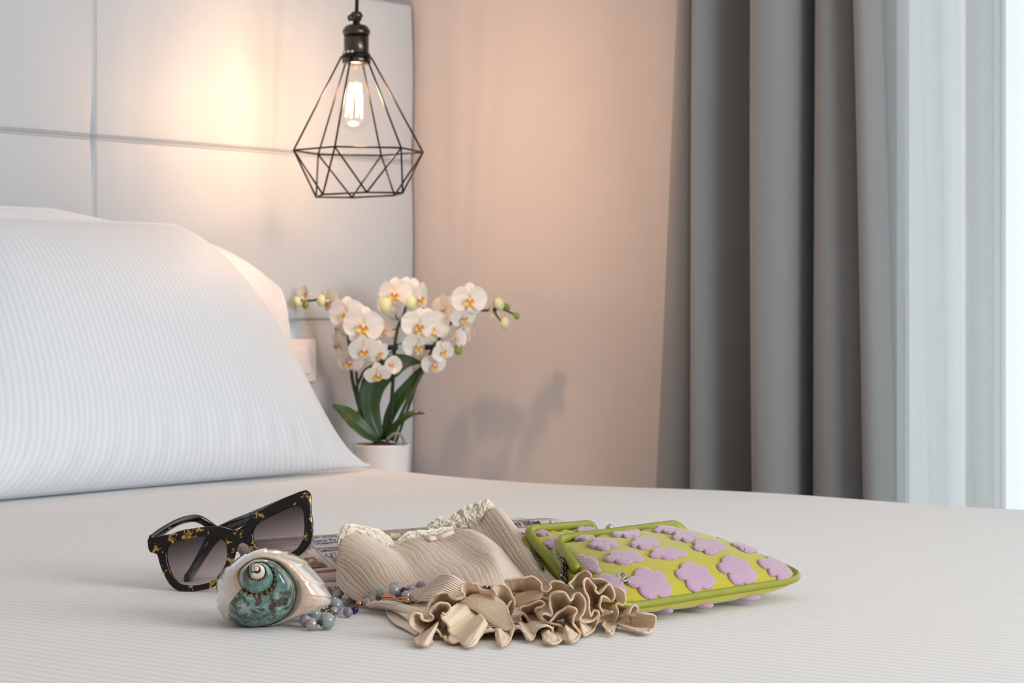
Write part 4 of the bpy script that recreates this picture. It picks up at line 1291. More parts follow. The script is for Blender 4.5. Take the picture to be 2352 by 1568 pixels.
def clutch(name, ML, MR, FL, FR, H, label, flowers, hing, kiss, rib_up):
    root = thing(name, ((ML + MR + FL + FR) / 4 * 1.0), label, 'purse')
    N = ((FL - ML).cross(MR - ML)).normalized()
    if N.z < 0: N = -N
    def prof(a, b_, side=1):
        a = min(1, max(0, a)); b_ = min(1, max(0, b_))
        fa = max(0, 1 - abs(2 * a - 1) ** 3.0) ** .62
        fb = (min(1, (b_ + .02) / .55) ** (.5 if side > 0 else .4)) * max(0, 1 - max(0, (b_ - .45) / .55) ** 2.4) ** (.62 if side > 0 else .34)
        return fa * fb
    def Sf(a, b_, side=1):
        ca = min(1, max(0, a)); cb = min(1, max(0, b_))
        ca, cb = .5 + (ca - .5) * (1 - .045 * cb ** 14), cb * (1 - .09 * abs(2 * ca - 1) ** 10)
        p = ML.lerp(MR, ca).lerp(FL.lerp(FR, ca), cb)
        # sides bow out a little below the frame, bottom corners rounded
        h = H * prof(a, b_, side)
        p = p + N * (h if side > 0 else -h * 1.15)
        wr = noise.noise(Vector((a * 5, b_ * 5, 1.3))) * .0012 * prof(a, b_)
        pleat = math.exp(-(cb / .18) ** 2) * .0014 * math.sin(a * 34) * prof(a, .3)
        p = p + N * (wr - (pleat if side > 0 else 0) - .0015 * math.exp(-((cb - .03) / .05) ** 2))
        if p.z < BED + .0015: p.z = BED + .0015
        return p
    n, m = 90, 70
    A = [.5 - .5 * math.cos(math.pi * k / n) for k in range(n + 1)]
    Bq = [.5 - .5 * math.cos(math.pi * k / m) for k in range(m + 1)]
    g = MB()
    g.grid([[Sf(a, b_) for a in A] for b_ in Bq], flip=False)
    g.grid([[Sf(a, b_, -1) for a in A] for b_ in Bq], flip=True)
    obj('felt_body', g.mesh('felt_body', weld=True), M_felt, parent=root)
    pip = [Sf(0, b_) for b_ in np.linspace(.30, 1, 26)] + [Sf(a, 1) for a in np.linspace(.02, 1, 44)] + [Sf(1, b_) for b_ in np.linspace(.98, .30, 26)]
    pip = [p + N * .001 for p in pip]
    g = MB(); g.tube(crlen([tuple(p) for p in pip], .0025), .0030, 12)
    obj('piping', g.mesh('piping'), M_olive, parent=root)
    # frame: two hinged halves, each a rounded bar round the mouth
    sd = (MR - ML).normalized()
    out = -((FL - ML).lerp(FR - MR, .5)).normalized()
    def bar(off, nm):
        c1, c2 = ML - sd * .004 + out * .006, MR + sd * .004 + out * .006
        dl = (FL - ML).normalized(); dr = (FR - MR).normalized()
        pts = [c1 + dl * (hing) , c1 + dl * hing * .6, c1 + dl * .020, c1 + dl * .009 + sd * .0012, c1 + dl * .0028 + sd * .0042, c1 + sd * .012, c1.lerp(c2, .3), c1.lerp(c2, .5), c1.lerp(c2, .7), c2 - sd * .012, c2 - sd * .005 + dr * .002 - N * .001, c2 - sd * .002 + dr * .006 - N * .004, c2 - sd * .001 + dr * .010 - N * .007]
        pts = crlen([tuple(p + N * off) for p in pts], .0022)
        g = MB(); g.tube(pts, .0042, 16, flat=.95, up=tuple(N))
        return obj(nm, g.mesh(nm), M_olive, parent=root)
    bar(.0006, 'frame_half'); bar(-.0078, 'frame_half')
    for (x, y, r_, Y) in kiss:
        g = MB(); g.ball(P(x, y, Y), r_ * Y / F, 20); g.tube([P(x, y, Y), P(x, y + r_ * 1.5, Y)], r_ * .45 * Y / F, 10)
        obj('clasp_ball', g.mesh('clasp_ball'), M_chrome, parent=root)
    gridp = [(a, b_, proj(Sf(a, b_))) for a in np.linspace(0, 1, 81) for b_ in np.linspace(0, 1, 81)]
    arr = np.array([[q[2][0], q[2][1]] for q in gridp]); Yv = np.array([Sf(q[0], q[1]).y for q in gridp])
    for fi, fl_ in enumerate(flowers):
        px, py, fw, fh, rot = fl_[:5]
        if len(fl_) > 5:
            a0, b0 = fl_[5:7]
        else:
            d2_ = (arr[:, 0] - px) ** 2 + (arr[:, 1] - py) ** 2
            near_ = np.where(d2_ < max(9, d2_.min() * 1.5))[0]
            i = near_[np.argmin(Yv[near_])]
            a0, b0 = gridp[i][0], gridp[i][1]
        e = .01
        def pr_(a, b_): return np.array(proj(Sf(a, b_)))
        a0 = min(.985, max(.015, a0)); b0 = min(.985, max(.015, b0))
        J = np.stack([(pr_(a0 + e, b0) - pr_(a0 - e, b0)) / (2 * e), (pr_(a0, b0 + e) - pr_(a0, b0 - e)) / (2 * e)], axis=1)
        Ji = np.linalg.pinv(J)
        g = MB(); rows = []
        K = 72
        for ri, (rr, hh) in enumerate(((0, .0024), (.25, .0025), (.5, .0026), (.72, .0026), (.86, .0025), (.95, .0021), (1.0, .0013), (1.01, .0002))):
            row = []
            for k in range(K):
                th_ = 2 * math.pi * k / K
                lob = .71 + .29 * abs(math.cos(2.5 * (th_ - rot))) ** .75 + .012 * math.sin(th_ * 23 + fi)
                q = np.array([math.cos(th_) * fw, math.sin(th_) * fh]) * lob * rr
                da = Ji @ q
                da = np.clip(da, -.2, .2)
                aa, bb = min(.998, max(.002, a0 + da[0])), min(.998, max(.002, b0 + da[1]))
                ln = (Sf(aa, bb) - Sf(a0, b0)).length
                lim = .0205 * lob * max(rr, .01)
                if ln > lim: da = da * (lim / ln)
                aa, bb = min(.998, max(.002, a0 + da[0])), min(.998, max(.002, b0 + da[1]))
                p0 = Sf(aa, bb)
                du_ = Sf(min(1, aa + .01), bb) - Sf(max(0, aa - .01), bb); dv_ = Sf(aa, min(1, bb + .01)) - Sf(aa, max(0, bb - .01))
                nn_ = du_.cross(dv_)
                nn_ = nn_.normalized() if nn_.length > 1e-9 else N
                if nn_.dot(N) < 0: nn_ = -nn_
                p = p0 + nn_ * (hh + .00035 * noise.noise(Vector((aa * 90, bb * 90, fi))) * (rr > 0))
                row.append(p)
            rows.append(row)
        g.grid(rows, closed_v=True)
        obj('flower_patch', g.mesh('flower_patch', weld=True), M_terry, parent=root, label='lilac towelling flower patch')
    return root, Sf, N
ML, MR, FL_, FR_ = P(1293, 1247, 1.735), P(1563, 1212, 1.85), P(1405, 1402, 1.612), P(1866, 1329, 1.785)
FLW = [(1437, 1226, 34, 11, .2), (1530, 1214, 31, 11, .2), (1574, 1231, 33, 12, .1), (1386, 1250, 35, 12, .3), (1482, 1247, 35, 13, .3), (1629, 1255, 42, 16, .1), (1434, 1279, 46, 16, .3),
       (1531, 1273, 45, 12, .1), (1340, 1301, 36, 25, .5), (1492, 1334, 56, 38, .55), (1592, 1321, 53, 36, .55), (1689, 1307, 55, 37, .55), (1784, 1304, 48, 32, .9), (1716, 1249, 44, 14, .4), (1398, 1345, 44, 30, .5), (1340, 1234, 24, 5, .2)]
big, SfB, NB = clutch('clutch_purse', ML, MR, FL_, FR_, .0175, 'large lime green clutch purse with lilac flower patches, lying in front of the smaller one', FLW, .060, [(1400, 1212, 9, 1.80)], None)
for (fa_, w_) in ((.46, .009), (.70, .013), (.26, .006)):
    a = SfB(fa_, .95, -1)
    g = MB(); g.ball(a + Vector((0, 0, .001)), 1.0, 20, (w_, .011, .003), Matrix.Rotation(.75, 3, 'Z'))
    obj('flower_patch', g.mesh('flower_patch'), M_terry, parent=big, label='lilac flower patch peeking out underneath')
M2L, M2R, F2L, F2R = P(1219, 1226, 1.80), P(1366, 1214, 1.875), P(1318, 1352, 1.735), P(1420, 1290, 1.83)
FL2 = [(1241, 1224, 22, 7, .2), (1347, 1217, 24, 8, .3), (1272, 1247, 24, 12, .5)]
small, SfS, NS_ = clutch('clutch_purse', M2L, M2R, F2L, F2R, .010, 'smaller lime green clutch purse tucked behind the large one', FL2, .075, [(1265.5, 1199.5, 5.5, 1.865), (1276.5, 1202, 4, 1.86)], None)
for o_ in (big, small): o_['group'] = 'lime green flower purses'
def chain(pts, pitch, r_, parent):
    q = crlen([tuple(P(*p)) for p in pts], pitch)
    for i in range(len(q) - 1):
        a, c_ = Vector(q[i]), Vector(q[i + 1])
        d = (c_ - a).normalized(); s_ = d.cross(Vector((0, -1, .2))).normalized(); t_ = s_.cross(d)
        if i % 2: s_, t_ = t_, s_
        s_ = (s_ * .85 + t_ * .53).normalized()
        mid = (a + c_) / 2
        b = MB(); b.tube([mid + d * (math.cos(k * math.pi / 6) * pitch * .86) + s_ * (math.sin(k * math.pi / 6) * r_) for k in range(12)], .00062, 6, closed=True)
        obj('chain_link', b.mesh('chain_link'), M_chain, parent=parent)
chain([(1287, 1279, 1.70), (1293, 1290, 1.695), (1294, 1305, 1.69), (1289, 1322, 1.68), (1291, 1338, 1.675)], .0030, .0021, big)
chain([(1297, 1284, 1.70), (1301, 1298, 1.695), (1302, 1315, 1.69), (1298, 1337, 1.68)], .0030, .0021, big)
chain([(1208, 1240, 1.80), (1222, 1262, 1.785), (1238, 1288, 1.765), (1246, 1306, 1.75)], .0030, .0018, small)
ch = MB()
cp = [(1423, 1345), (1427, 1337), (1430, 1330), (1436, 1323), (1433, 1317), (1426, 1316.5), (1420, 1319), (1419, 1324), (1425, 1329), (1433, 1334), (1441, 1332), (1447, 1334), (1444, 1338)]
def surf_at(px, py):
    best = min(((a, b_) for a in np.linspace(0, .6, 61) for b_ in np.linspace(.4, 1, 61)), key=lambda q: (proj(SfB(*q))[0] - px) ** 2 + (proj(SfB(*q))[1] - py) ** 2)
    return SfB(*best).y
ch.tube(cr([tuple(P(x, y, surf_at(x, y) - .004)) for x, y in cp], 60), .0010, 8)
obj('metal_charm', ch.mesh('metal_charm'), M_chrome, parent=big, label='small steel ribbon shaped charm')
# ------------------------------------------------------------------ pleated blouse
def beige(name, c0, c1):
    t = NT(name); v = t.coords('Object')
    t.col(t.mix(t.noise(v, 120, 4, .6), c0, c1)); t.set(rough=.75, sheen=.25)
    t.bump(t.noise(v, 1600, 2), .25, .0004)
    tb = t.n('ShaderNodeBsdfTranslucent'); tb.inputs[0].default_value = rgb(232, 206, 176)
    ms = t.n('ShaderNodeMixShader'); ms.inputs[0].default_value = .12
    t.l(t.b.outputs[0], ms.inputs[1]); t.l(tb.outputs[0], ms.inputs[2]); t.l(ms.outputs[0], t.out.inputs[0])
    return t.m
M_beige = beige('beige_pleated_cloth', rgb(234, 216, 198), rgb(240, 224, 207))
M_ruff = beige('beige_ruffle_cloth', rgb(232, 211, 182), rgb(238, 219, 192))
t = NT('stitched_hem'); v = t.coords('UV')
t.col(t.mix(t.wave(v, 1.0, 'X'), rgb(204, 172, 146), rgb(220, 192, 166))); t.set(rough=.8); t.bump(t.wave(v, 1.0, 'X'), .4, .0003); M_hem = t.m
t = NT('cream_lace'); v = t.coords('Object')
vo = t.n('ShaderNodeTexVoronoi'); vo.inputs['Scale'].default_value = 330; t.l(v, vo.inputs['Vector'])
t.col(t.mix(t.noise(v, 200, 3), rgb(214, 200, 178), rgb(236, 226, 208))); t.set(rough=.6, sheen=.3)
t.bump(t.math('ADD', vo.outputs['Distance'], t.noise(v, 500, 3)), .7, .0016); M_lace = t.m
M_thrd = plain('lace_thread', rgb(240, 232, 214), .35, 0, sheen=.3)
bl_o = thing('pleated_blouse', G(1060, 1400), 'beige pleated blouse with cream lace neckline and curly ruffled hem', 'blouse')
def saw(f, sharp=.80):
    """flat knife pleat with a narrow deep groove"""
    f = f % 1.0
    if f < sharp: return .52 + .48 * (f / sharp) ** .8
    g = (f - sharp) / (1 - sharp)
    return 1 - g / .45 if g < .45 else .52 * ((g - .45) / .55) ** 1.4
def cloth(name, rows, count, amp, nu, nv, mat, jitter=.35, fade0=.1, fade1=.0, sharp=.8, shift=0.0, solid=.0007, seed=0.0):
    """rows run along the pleats; count pleats over all rows"""
    ctrl = [[tuple(P(*p)) for p in r_] for r_ in rows]
    g = net(ctrl, nu, nv); nrm = normals(g)
    cam_ = np.array([0, 0, CAMZ])
    s = np.sign(np.sum(nrm * (cam_ - g), axis=2, keepdims=True)); s = 1.0 if s.mean() > 0 else -1.0
    nrm = nrm * s
    H = np.zeros((nu, nv))
    for i in range(nu):
        for j in range(nv):
            a = i / (nu - 1) * count; tt = j / (nv - 1)
            a += jitter * noise.noise(Vector((a * .35 + seed, tt * 3.2, seed))) + .18 * noise.noise(Vector((a * 1.3, tt * 9 + seed, 4.0)))
            f = 1.0
            if fade0: f *= min(1, tt / fade0) ** .6 if fade0 > 0 else 1
            if fade1: f *= min(1, (1 - tt) / fade1)
            f *= .75 + .45 * noise.noise(Vector((a * .15 + seed, tt * 2.1, 9.0)))
            H[i, j] = amp * saw(a + shift, sharp) * f
    q = g + nrm * H[:, :, None]
    q[:, :, 2] = np.maximum(q[:, :, 2], BED + .0016)
    b = MB(); b.grid([[Vector(q[i, j]) for j in range(nv)] for i in range(nu)])
    o = obj(name, b.mesh(name), mat, parent=bl_o, solid=solid)
    return o, g
def lerpY(pts, y0, y1):
    m = len(pts) - 1
    return [(x, y, y0 + (y1 - y0) * k / m) for k, (x, y) in enumerate(pts)]
fp = [([(780, 1322), (784, 1345), (798, 1366), (826, 1382), (860, 1392)], 1.772, 1.705),
      ([(778, 1306), (790, 1330), (812, 1355), (846, 1376), (886, 1392)], 1.772, 1.695),
      ([(777, 1290), (800, 1306), (826, 1336), (862, 1366), (906, 1390)], 1.774, 1.688),
      ([(779, 1276), (808, 1290), (838, 1318), (870, 1354), (924, 1388)], 1.776, 1.682),
      ([(781, 1258), (824, 1280), (856, 1308), (888, 1348), (940, 1386)], 1.780, 1.678),
      ([(788, 1238), (840, 1274), (876, 1304), (906, 1346), (955, 1384)], 1.788, 1.674),
      ([(812, 1226), (864, 1270), (896, 1304), (924, 1344), (972, 1382)], 1.796, 1.672),
      ([(845, 1238), (892, 1272), (920, 1302), (942, 1340), (990, 1376)], 1.802, 1.672),
      ([(880, 1260), (918, 1278), (940, 1304), (962, 1338), (1008, 1372)], 1.806, 1.670),
      ([(912, 1259), (944, 1274), (966, 1302), (992, 1330), (1034, 1366)], 1.808, 1.668),
      ([(938, 1245), (970, 1268), (1002, 1300), (1034, 1320), (1066, 1358)], 1.812, 1.668),
      ([(962, 1239), (1000, 1268), (1036, 1298), (1070, 1316), (1094, 1354)], 1.816, 1.668),
      ([(990, 1240), (1030, 1264), (1070, 1294), (1104, 1310), (1122, 1352)], 1.822, 1.670),
      ([(1014, 1239), (1050, 1258), (1090, 1284), (1122, 1300), (1146, 1352)], 1.827, 1.674),
      ([(1034, 1230), (1072, 1244), (1108, 1264), (1138, 1288), (1170, 1350)], 1.832, 1.682),
      ([(1046, 1224), (1086, 1232), (1126, 1256), (1158, 1290), (1204, 1346)], 1.838, 1.700),
      ([(1050, 1223), (1090, 1231), (1132, 1257), (1168, 1294), (1214, 1348)], 1.850, 1.740)]
cloth('front_panel', [lerpY(*q) for q in fp], 35, .0046, 630, 120, M_beige, fade0=.03, seed=2.0, sharp=.74)
bp = [([(1040, 1222), (1052, 1250), (1072, 1285), (1100, 1330), (1130, 1370)], 1.875, 1.80),
      ([(1062, 1212), (1078, 1240), (1098, 1275), (1128, 1320), (1158, 1362)], 1.872, 1.78),
      ([(1084, 1206), (1102, 1236), (1122, 1272), (1152, 1318), (1182, 1358)], 1.870, 1.76),
      ([(1100, 1204), (1120, 1236), (1142, 1272), (1172, 1316), (1204, 1356)], 1.868, 1.75),
      ([(1112, 1190), (1136, 1228), (1160, 1268), (1192, 1314), (1228, 1354)], 1.868, 1.74),
      ([(1118, 1176), (1146, 1216), (1174, 1260), (1208, 1308), (1250, 1352)], 1.868, 1.735),
      ([(1130, 1168), (1160, 1206), (1190, 1250), (1226, 1302), (1268, 1350)], 1.868, 1.73),
      ([(1137, 1167), (1170, 1206), (1200, 1246), (1238, 1298), (1282, 1348)], 1.872, 1.735),
      ([(1138, 1170), (1172, 1210), (1203, 1250), (1241, 1302), (1284, 1352)], 1.885, 1.76)]
cloth('back_panel', [lerpY(*q) for q in bp], 15, .0044, 270, 110, M_beige, fade0=.03, seed=7.0, sharp=.74)
# fold of cloth raised in the middle of the front
gw = [[(1008, 1326), (1020, 1320), (1042, 1322), (1064, 1334), (1088, 1348)],
      [(994, 1338), (1012, 1330), (1034, 1331), (1056, 1342), (1076, 1356)],
      [(979, 1351), (1000, 1341), (1024, 1341), (1046, 1350), (1064, 1362)],
      [(965, 1365), (988, 1354), (1012, 1352), (1036, 1358), (1054, 1370)],
      [(951, 1379), (974, 1368), (998, 1365), (1024, 1368), (1044, 1380)],
      [(942, 1392), (966, 1382), (992, 1380), (1016, 1382), (1036, 1392)]]
cloth('gathered_waist', [[(x, y, Y) for (x, y), Y in zip(r_, (1.695, 1.664, 1.652, 1.654, 1.672))] for r_ in gw], 13, .0020, 208, 60, M_beige, fade0=.12, fade1=.2, seed=3.0, jitter=.2)
# side fold that catches the light at the right of the front
sf = [([(1128, 1258), (1118, 1290), (1116, 1320), (1122, 1350), (1140, 1372)], 1.785, 1.66),
      ([(1132, 1258), (1128, 1290), (1130, 1322), (1142, 1350), (1164, 1370)], 1.780, 1.655),
      ([(1138, 1262), (1142, 1292), (1150, 1322), (1166, 1348), (1188, 1366)], 1.780, 1.660),
      ([(1144, 1268), (1156, 1296), (1172, 1322), (1192, 1346), (1216, 1362)], 1.785, 1.672),
      ([(1148, 1274), (1166, 1300), (1186, 1324), (1208, 1346), (1234, 1360)], 1.80, 1.69)]
cloth('side_fold', [lerpY(*q) for q in sf], 11, .0020, 176, 80, M_beige, fade0=.12, seed=5.0, jitter=.2)
# plain rolled hem at the lower left
hm = [[(838, 1386, 1.70), (870, 1378, 1.69), (905, 1382, 1.675), (945, 1392, 1.655), (985, 1404, 1.63)],
      [(842, 1390, 1.695), (872, 1383, 1.682), (908, 1390, 1.665), (948, 1402, 1.645), (985, 1414, 1.62)],
      [(848, 1393, 1.694), (876, 1390, 1.68), (910, 1399, 1.662), (948, 1412, 1.64), (985, 1422, 1.62)],
      [(856, 1394, 1.70), (880, 1396, 1.69), (912, 1406, 1.675), (948, 1418, 1.65), (985, 1428, 1.63)]]
cloth('rolled_edge', hm, 4, .0006, 40, 60, M_beige, fade0=0, seed=1.0)
lh = [[(884, 1399, 1.69), (892, 1418, 1.66), (908, 1434, 1.625), (930, 1446, 1.60), (956, 1461, 1.571)],
      [(894, 1399, 1.692), (903, 1416, 1.663), (918, 1430, 1.63), (938, 1441, 1.606), (962, 1455, 1.58)],
      [(906, 1400, 1.69), (918, 1413, 1.667), (932, 1424, 1.64), (948, 1434, 1.615), (970, 1446, 1.59)],
      [(930, 1404, 1.685), (940, 1412, 1.668), (952, 1420, 1.645), (966, 1428, 1.625), (982, 1438, 1.60)]]
cloth('lower_hem', lh, 5, .0010, 50, 60, M_beige, fade0=0, seed=8.0)
un = [[(880, 1388, 1.70), (1000, 1376, 1.676), (1100, 1358, 1.667), (1160, 1353, 1.674), (1210, 1347, 1.702), (1280, 1346, 1.715), (1360, 1352, 1.69), (1420, 1384, 1.655)],
      [(930, 1420, 1.632), (1030, 1412, 1.625), (1110, 1400, 1.625), (1160, 1398, 1.648), (1210, 1395, 1.664), (1280, 1395, 1.668), (1370, 1398, 1.645), (1440, 1402, 1.635)],
      [(965, 1452, 1.585), (1050, 1456, 1.578), (1110, 1455, 1.58), (1160, 1452, 1.583), (1210, 1450, 1.586), (1280, 1445, 1.595), (1370, 1432, 1.615), (1460, 1418, 1.64)]]
cloth('under_layer', un, 6, .0008, 60, 160, M_ruff, fade0=0, seed=6.0)

# ruffles: traced hem lines lofted back into the gathers -----------------------
def Apx(p): return (880 + p[0] / 6.918, 1300 + p[1] / 6.918)
def Bpx(p): return (1180 + p[0] / 6.918, 1300 + p[1] / 6.918)
def ruffle(hem, base, Yh, depth, cv, seed, yv=.006):
    H2 = np.array([cv(p) for p in hem], float); B2 = np.array([cv(p) for p in base], float)
    n = max(24, len(hem) * 10)
    h = cr(H2, n); bs = cr(B2, n)
    # smooth wobble in depth so neighbouring flutes stand at different distances
    Y = np.array([Yh + yv * noise.noise(Vector((k / n * len(hem) * .33, seed, .5))) for k in range(n)])
    Ylim = (CAMZ - BED - .0030) * F / np.maximum(40, h[:, 1] - HY)
    Y = np.minimum(Y, Ylim)
    Yb = np.minimum(Y + depth, (CAMZ - BED - .0035) * F / np.maximum(40, bs[:, 1] - HY))
    Yb = np.maximum(Yb, Y + .006)
    hp = np.stack([P(h[k, 0], h[k, 1], Y[k]) for k in range(n)])
    bp_ = np.stack([P(bs[k, 0], bs[k, 1], Yb[k]) for k in range(n)])
    arc = np.concatenate([[0], np.cumsum(np.linalg.norm(np.diff(hp, axis=0), axis=1))])
    m = 22
    g = np.zeros((n, m, 3))
    mc = m - 4
    cen = bp_.mean(axis=0)
    deep = cen + (bp_ - cen) * .35                                # the gathers close up behind
    deep[:, 1] = bp_[:, 1] + .016
    deep[:, 2] = BED + (deep[:, 2] - BED) * .75
    for j in range(m):
        if j <= mc:
            e = (j / mc) ** 1.25                                  # keeps the rim flared like a bell
            g[:, j] = hp * (1 - e) + bp_ * e
        else:
            e = (j - mc) / (m - 1 - mc)
            g[:, j] = bp_ * (1 - e) + deep * e
    nrm = normals(g)
    for i in range(n):
        for j in range(m):
            tt = j / (m - 1)
            a = arc[i] / .0042 + .35 * noise.noise(Vector((arc[i] * 90, tt * 3, seed)))
            g[i, j] += nrm[i, j] * (.0006 * saw(a, .7) * min(1, tt / .15) * max(0, 1 - tt) ** .5 + .0012 * noise.noise(Vector((arc[i] * 130, tt * 2.5, seed + 3)))) * (1 if tt < .55 else max(0, (1 - tt) / .45))
    g[:, :, 2] = np.maximum(g[:, :, 2], BED + .0014)
    b = MB(); b.grid([[Vector(g[i, j]) for j in range(m)] for i in range(n)])
    t_ = MB()
    q = [Vector(p) for p in g[:, 0]]
    rr = [.00098 + .00012 * math.sin(arc[k] / .0011 * 2 * math.pi * .5) for k in range(n)]
    nb = 8
    t_.tube(q, .00095, nb)
    for i in range(n):
        for k in range(nb):
            t_.uv[i * nb + k] = (arc[i] / .0016 / 3.1416 * 1.0, k / nb)
    return b, t_
RUF = [
 (Apx, [(690, 700), (705, 640), (735, 560), (800, 490), (870, 437), (930, 416), (1025, 430), (1065, 475), (1110, 525), (1180, 530), (1235, 500), (1275, 455), (1236, 400), (1240, 340), (1290, 293), (1380, 266), (1480, 270), (1506, 320), (1540, 358), (1620, 385), (1720, 410), (1795, 448), (1765, 400), (1738, 352), (1770, 300), (1860, 282), (1950, 320), (2020, 400), (2060, 510), (2080, 620), (2070, 668)],
  [(800, 720), (900, 640), (1050, 600), (1250, 600), (1380, 620), (1480, 660), (1600, 760), (1680, 860), (1750, 900), (1850, 900), (1980, 860), (2050, 760)], 1.60, .034, 1.0),
 (Apx, [(2045, 545), (1990, 600), (1968, 680), (1970, 760), (1995, 840), (2050, 895), (2130, 925), (2182, 890), (2178, 800), (2225, 768), (2290, 815), (2340, 880), (2425, 975)],
  [(1900, 620), (1860, 700), (1900, 800), (2050, 830), (2150, 780), (2250, 860), (2350, 930)], 1.597, .03, 2.0),
 (Apx, [(1210, 1200), (1090, 1210), (1000, 1170), (930, 1100), (870, 1040), (790, 990), (740, 1000), (708, 1070), (750, 1120), (770, 1160), (720, 1240), (640, 1262), (540, 1240), (500, 1190), (530, 1140), (580, 1090), (570, 1040), (520, 1020), (440, 960), (413, 860), (440, 780), (520, 738), (590, 750)],
  [(1180, 1050), (1000, 950), (920, 900), (880, 880), (850, 870), (820, 850), (780, 830)], 1.553, .045, 3.0),
 (Apx, [(590, 750), (620, 830), (690, 868), (770, 850), (792, 800), (745, 735), (770, 670), (850, 600), (930, 580), (1020, 592), (1065, 650), (1045, 720), (990, 765), (945, 745)],
  [(800, 850), (840, 840), (880, 830), (910, 800), (950, 780), (970, 790)], 1.560, .038, 4.0),
 (Apx, [(950, 735), (935, 790), (960, 860), (1020, 905), (1045, 960), (1038, 1010), (1080, 1085), (1180, 1160), (1260, 1235), (1310, 1272), (1420, 1265), (1485, 1205)],
  [(1180, 590), (1260, 600), (1340, 620), (1440, 660), (1520, 720), (1590, 800), (1630, 870), (1670, 930)], 1.556, .05, 5.0),
 (Apx, [(1485, 1205), (1470, 1178), (1400, 1172), (1380, 1140), (1425, 1108), (1560, 1070), (1710, 1030), (1800, 1037), (1868, 1072), (1850, 1120), (1815, 1180), (1840, 1242), (1890, 1268), (1960, 1225), (2020, 1150), (2060, 1040), (2095, 1000), (2150, 980), (2200, 1000), (2260, 1090), (2305, 1165), (2360, 1165), (2395, 1120), (2410, 1050), (2495, 980), (2595, 945), (2690, 1000), (2675, 1060), (2615, 1110), (2555, 1140)],
  [(1640, 960), (1670, 970), (1690, 965), (1720, 975), (1790, 990), (1860, 985), (1950, 950), (2080, 900), (2180, 890), (2300, 890), (2420, 880), (2500, 880)], 1.558, .045, 6.0),
 (Bpx, [(480, 1140), (475, 1190), (560, 1232), (680, 1222), (760, 1172), (803, 1090), (782, 990), (720, 922), (600, 910), (530, 890), (460, 830), (443, 790), (480, 755), (540, 768), (592, 795), (612, 760), (592, 680), (570, 580), (560, 500), (600, 440), (700, 405), (810, 412), (850, 470), (890, 552), (930, 520), (960, 450), (1040, 428), (1110, 500), (1140, 600), (1112, 720), (1060, 800)],
  [(420, 1000), (540, 1040), (620, 1020), (600, 980), (540, 900), (580, 800), (650, 700), (700, 630), (760, 610), (850, 620), (930, 620), (980, 650), (960, 700)], 1.572, .035, 7.0),
 (Bpx, [(-135, 245), (-100, 205), (0, 192), (100, 195), (200, 180), (300, 170), (380, 205), (435, 275), (447, 360), (500, 405), (560, 400), (600, 345), (565, 290), (590, 250), (680, 238), (780, 268), (850, 350), (935, 355), (925, 320), (890, 280), (950, 200), (1040, 110), (1140, 78), (1225, 125), (1215, 200)],
  [(-50, 480), (100, 430), (250, 420), (400, 430), (500, 450), (600, 430), (720, 410), (850, 400), (980, 350), (1080, 300)], 1.64, .03, 8.0),
 (Bpx, [(1060, 800), (1055, 850), (1120, 885), (1200, 885), (1290, 840), (1350, 775), (1335, 715), (1270, 705), (1240, 770), (1222, 785), (1205, 700), (1190, 600), (1180, 500), (1135, 380), (1105, 270), (1130, 205), (1190, 200), (1245, 265), (1292, 335), (1278, 378), (1350, 428), (1400, 380), (1500, 300), (1560, 340), (1597, 450), (1580, 530), (1540, 552), (1480, 500), (1400, 482), (1380, 560), (1375, 650), (1420, 762), (1480, 742), (1560, 712)],
  [(1040, 740), (1080, 700), (1150, 660), (1230, 640), (1270, 580), (1270, 500), (1290, 450), (1330, 480), (1330, 560), (1320, 620), (1310, 680)], 1.592, .035, 9.0),
 (Bpx, [(1235, 195), (1290, 212), (1390, 205), (1480, 230), (1530, 290)], [(1300, 330), (1400, 340), (1480, 340)], 1.635, .02, 10.0),
 (Bpx, [(1600, 345), (1690, 348), (1760, 430), (1772, 540), (1730, 615), (1660, 590), (1620, 612), (1650, 700), (1642, 800), (1590, 930), (1520, 1000), (1500, 1055), (1550, 1082), (1590, 1020), (1600, 980), (1680, 925), (1760, 908), (1852, 950), (1848, 860), (1835, 790), (1850, 690), (1900, 625), (1960, 640), (1975, 690), (1920, 760), (1915, 800)],
  [(1480, 560), (1440, 620), (1450, 700), (1420, 850), (1400, 940), (1450, 940), (1550, 860), (1650, 790), (1750, 790)], 1.612, .03, 11.0),
 (Bpx, [(1915, 800), (1955, 735), (2000, 742), (2100, 758), (2200, 768), (2255, 810), (2240, 900), (2185, 1010), (2100, 1060), (2000, 1058), (1930, 1030), (1880, 990)],
  [(1700, 760), (1680, 800), (1660, 850), (1650, 890), (1680, 940), (1700, 970)], 1.592, .03, 12.0),
 (Bpx, [(575, 880), (640, 790), (760, 700), (860, 645), (960, 660), (998, 720), (960, 790), (938, 870), (965, 950), (1045, 1060), (1020, 1140), (950, 1200), (850, 1190), (780, 1150)],
  [(700, 850), (760, 800), (820, 790), (850, 830), (830, 930), (790, 1030)], 1.568, .03, 13.0),
 (Bpx, [(90, 690), (130, 655), (220, 625), (330, 570), (430, 555), (487, 600), (450, 640), (370, 665), (345, 700), (370, 770), (420, 850), (490, 915)],
  [(200, 760), (250, 740), (330, 740), (350, 780), (400, 880)], 1.612, .03, 14.0),
 (Bpx, [(1420, 765), (1370, 800), (1330, 860), (1300, 950), (1250, 1030), (1150, 1085), (1080, 1075), (1000, 960), (945, 870)], [(1150, 850), (1080, 900), (1050, 880), (1020, 860)], 1.604, .02, 15.0)]
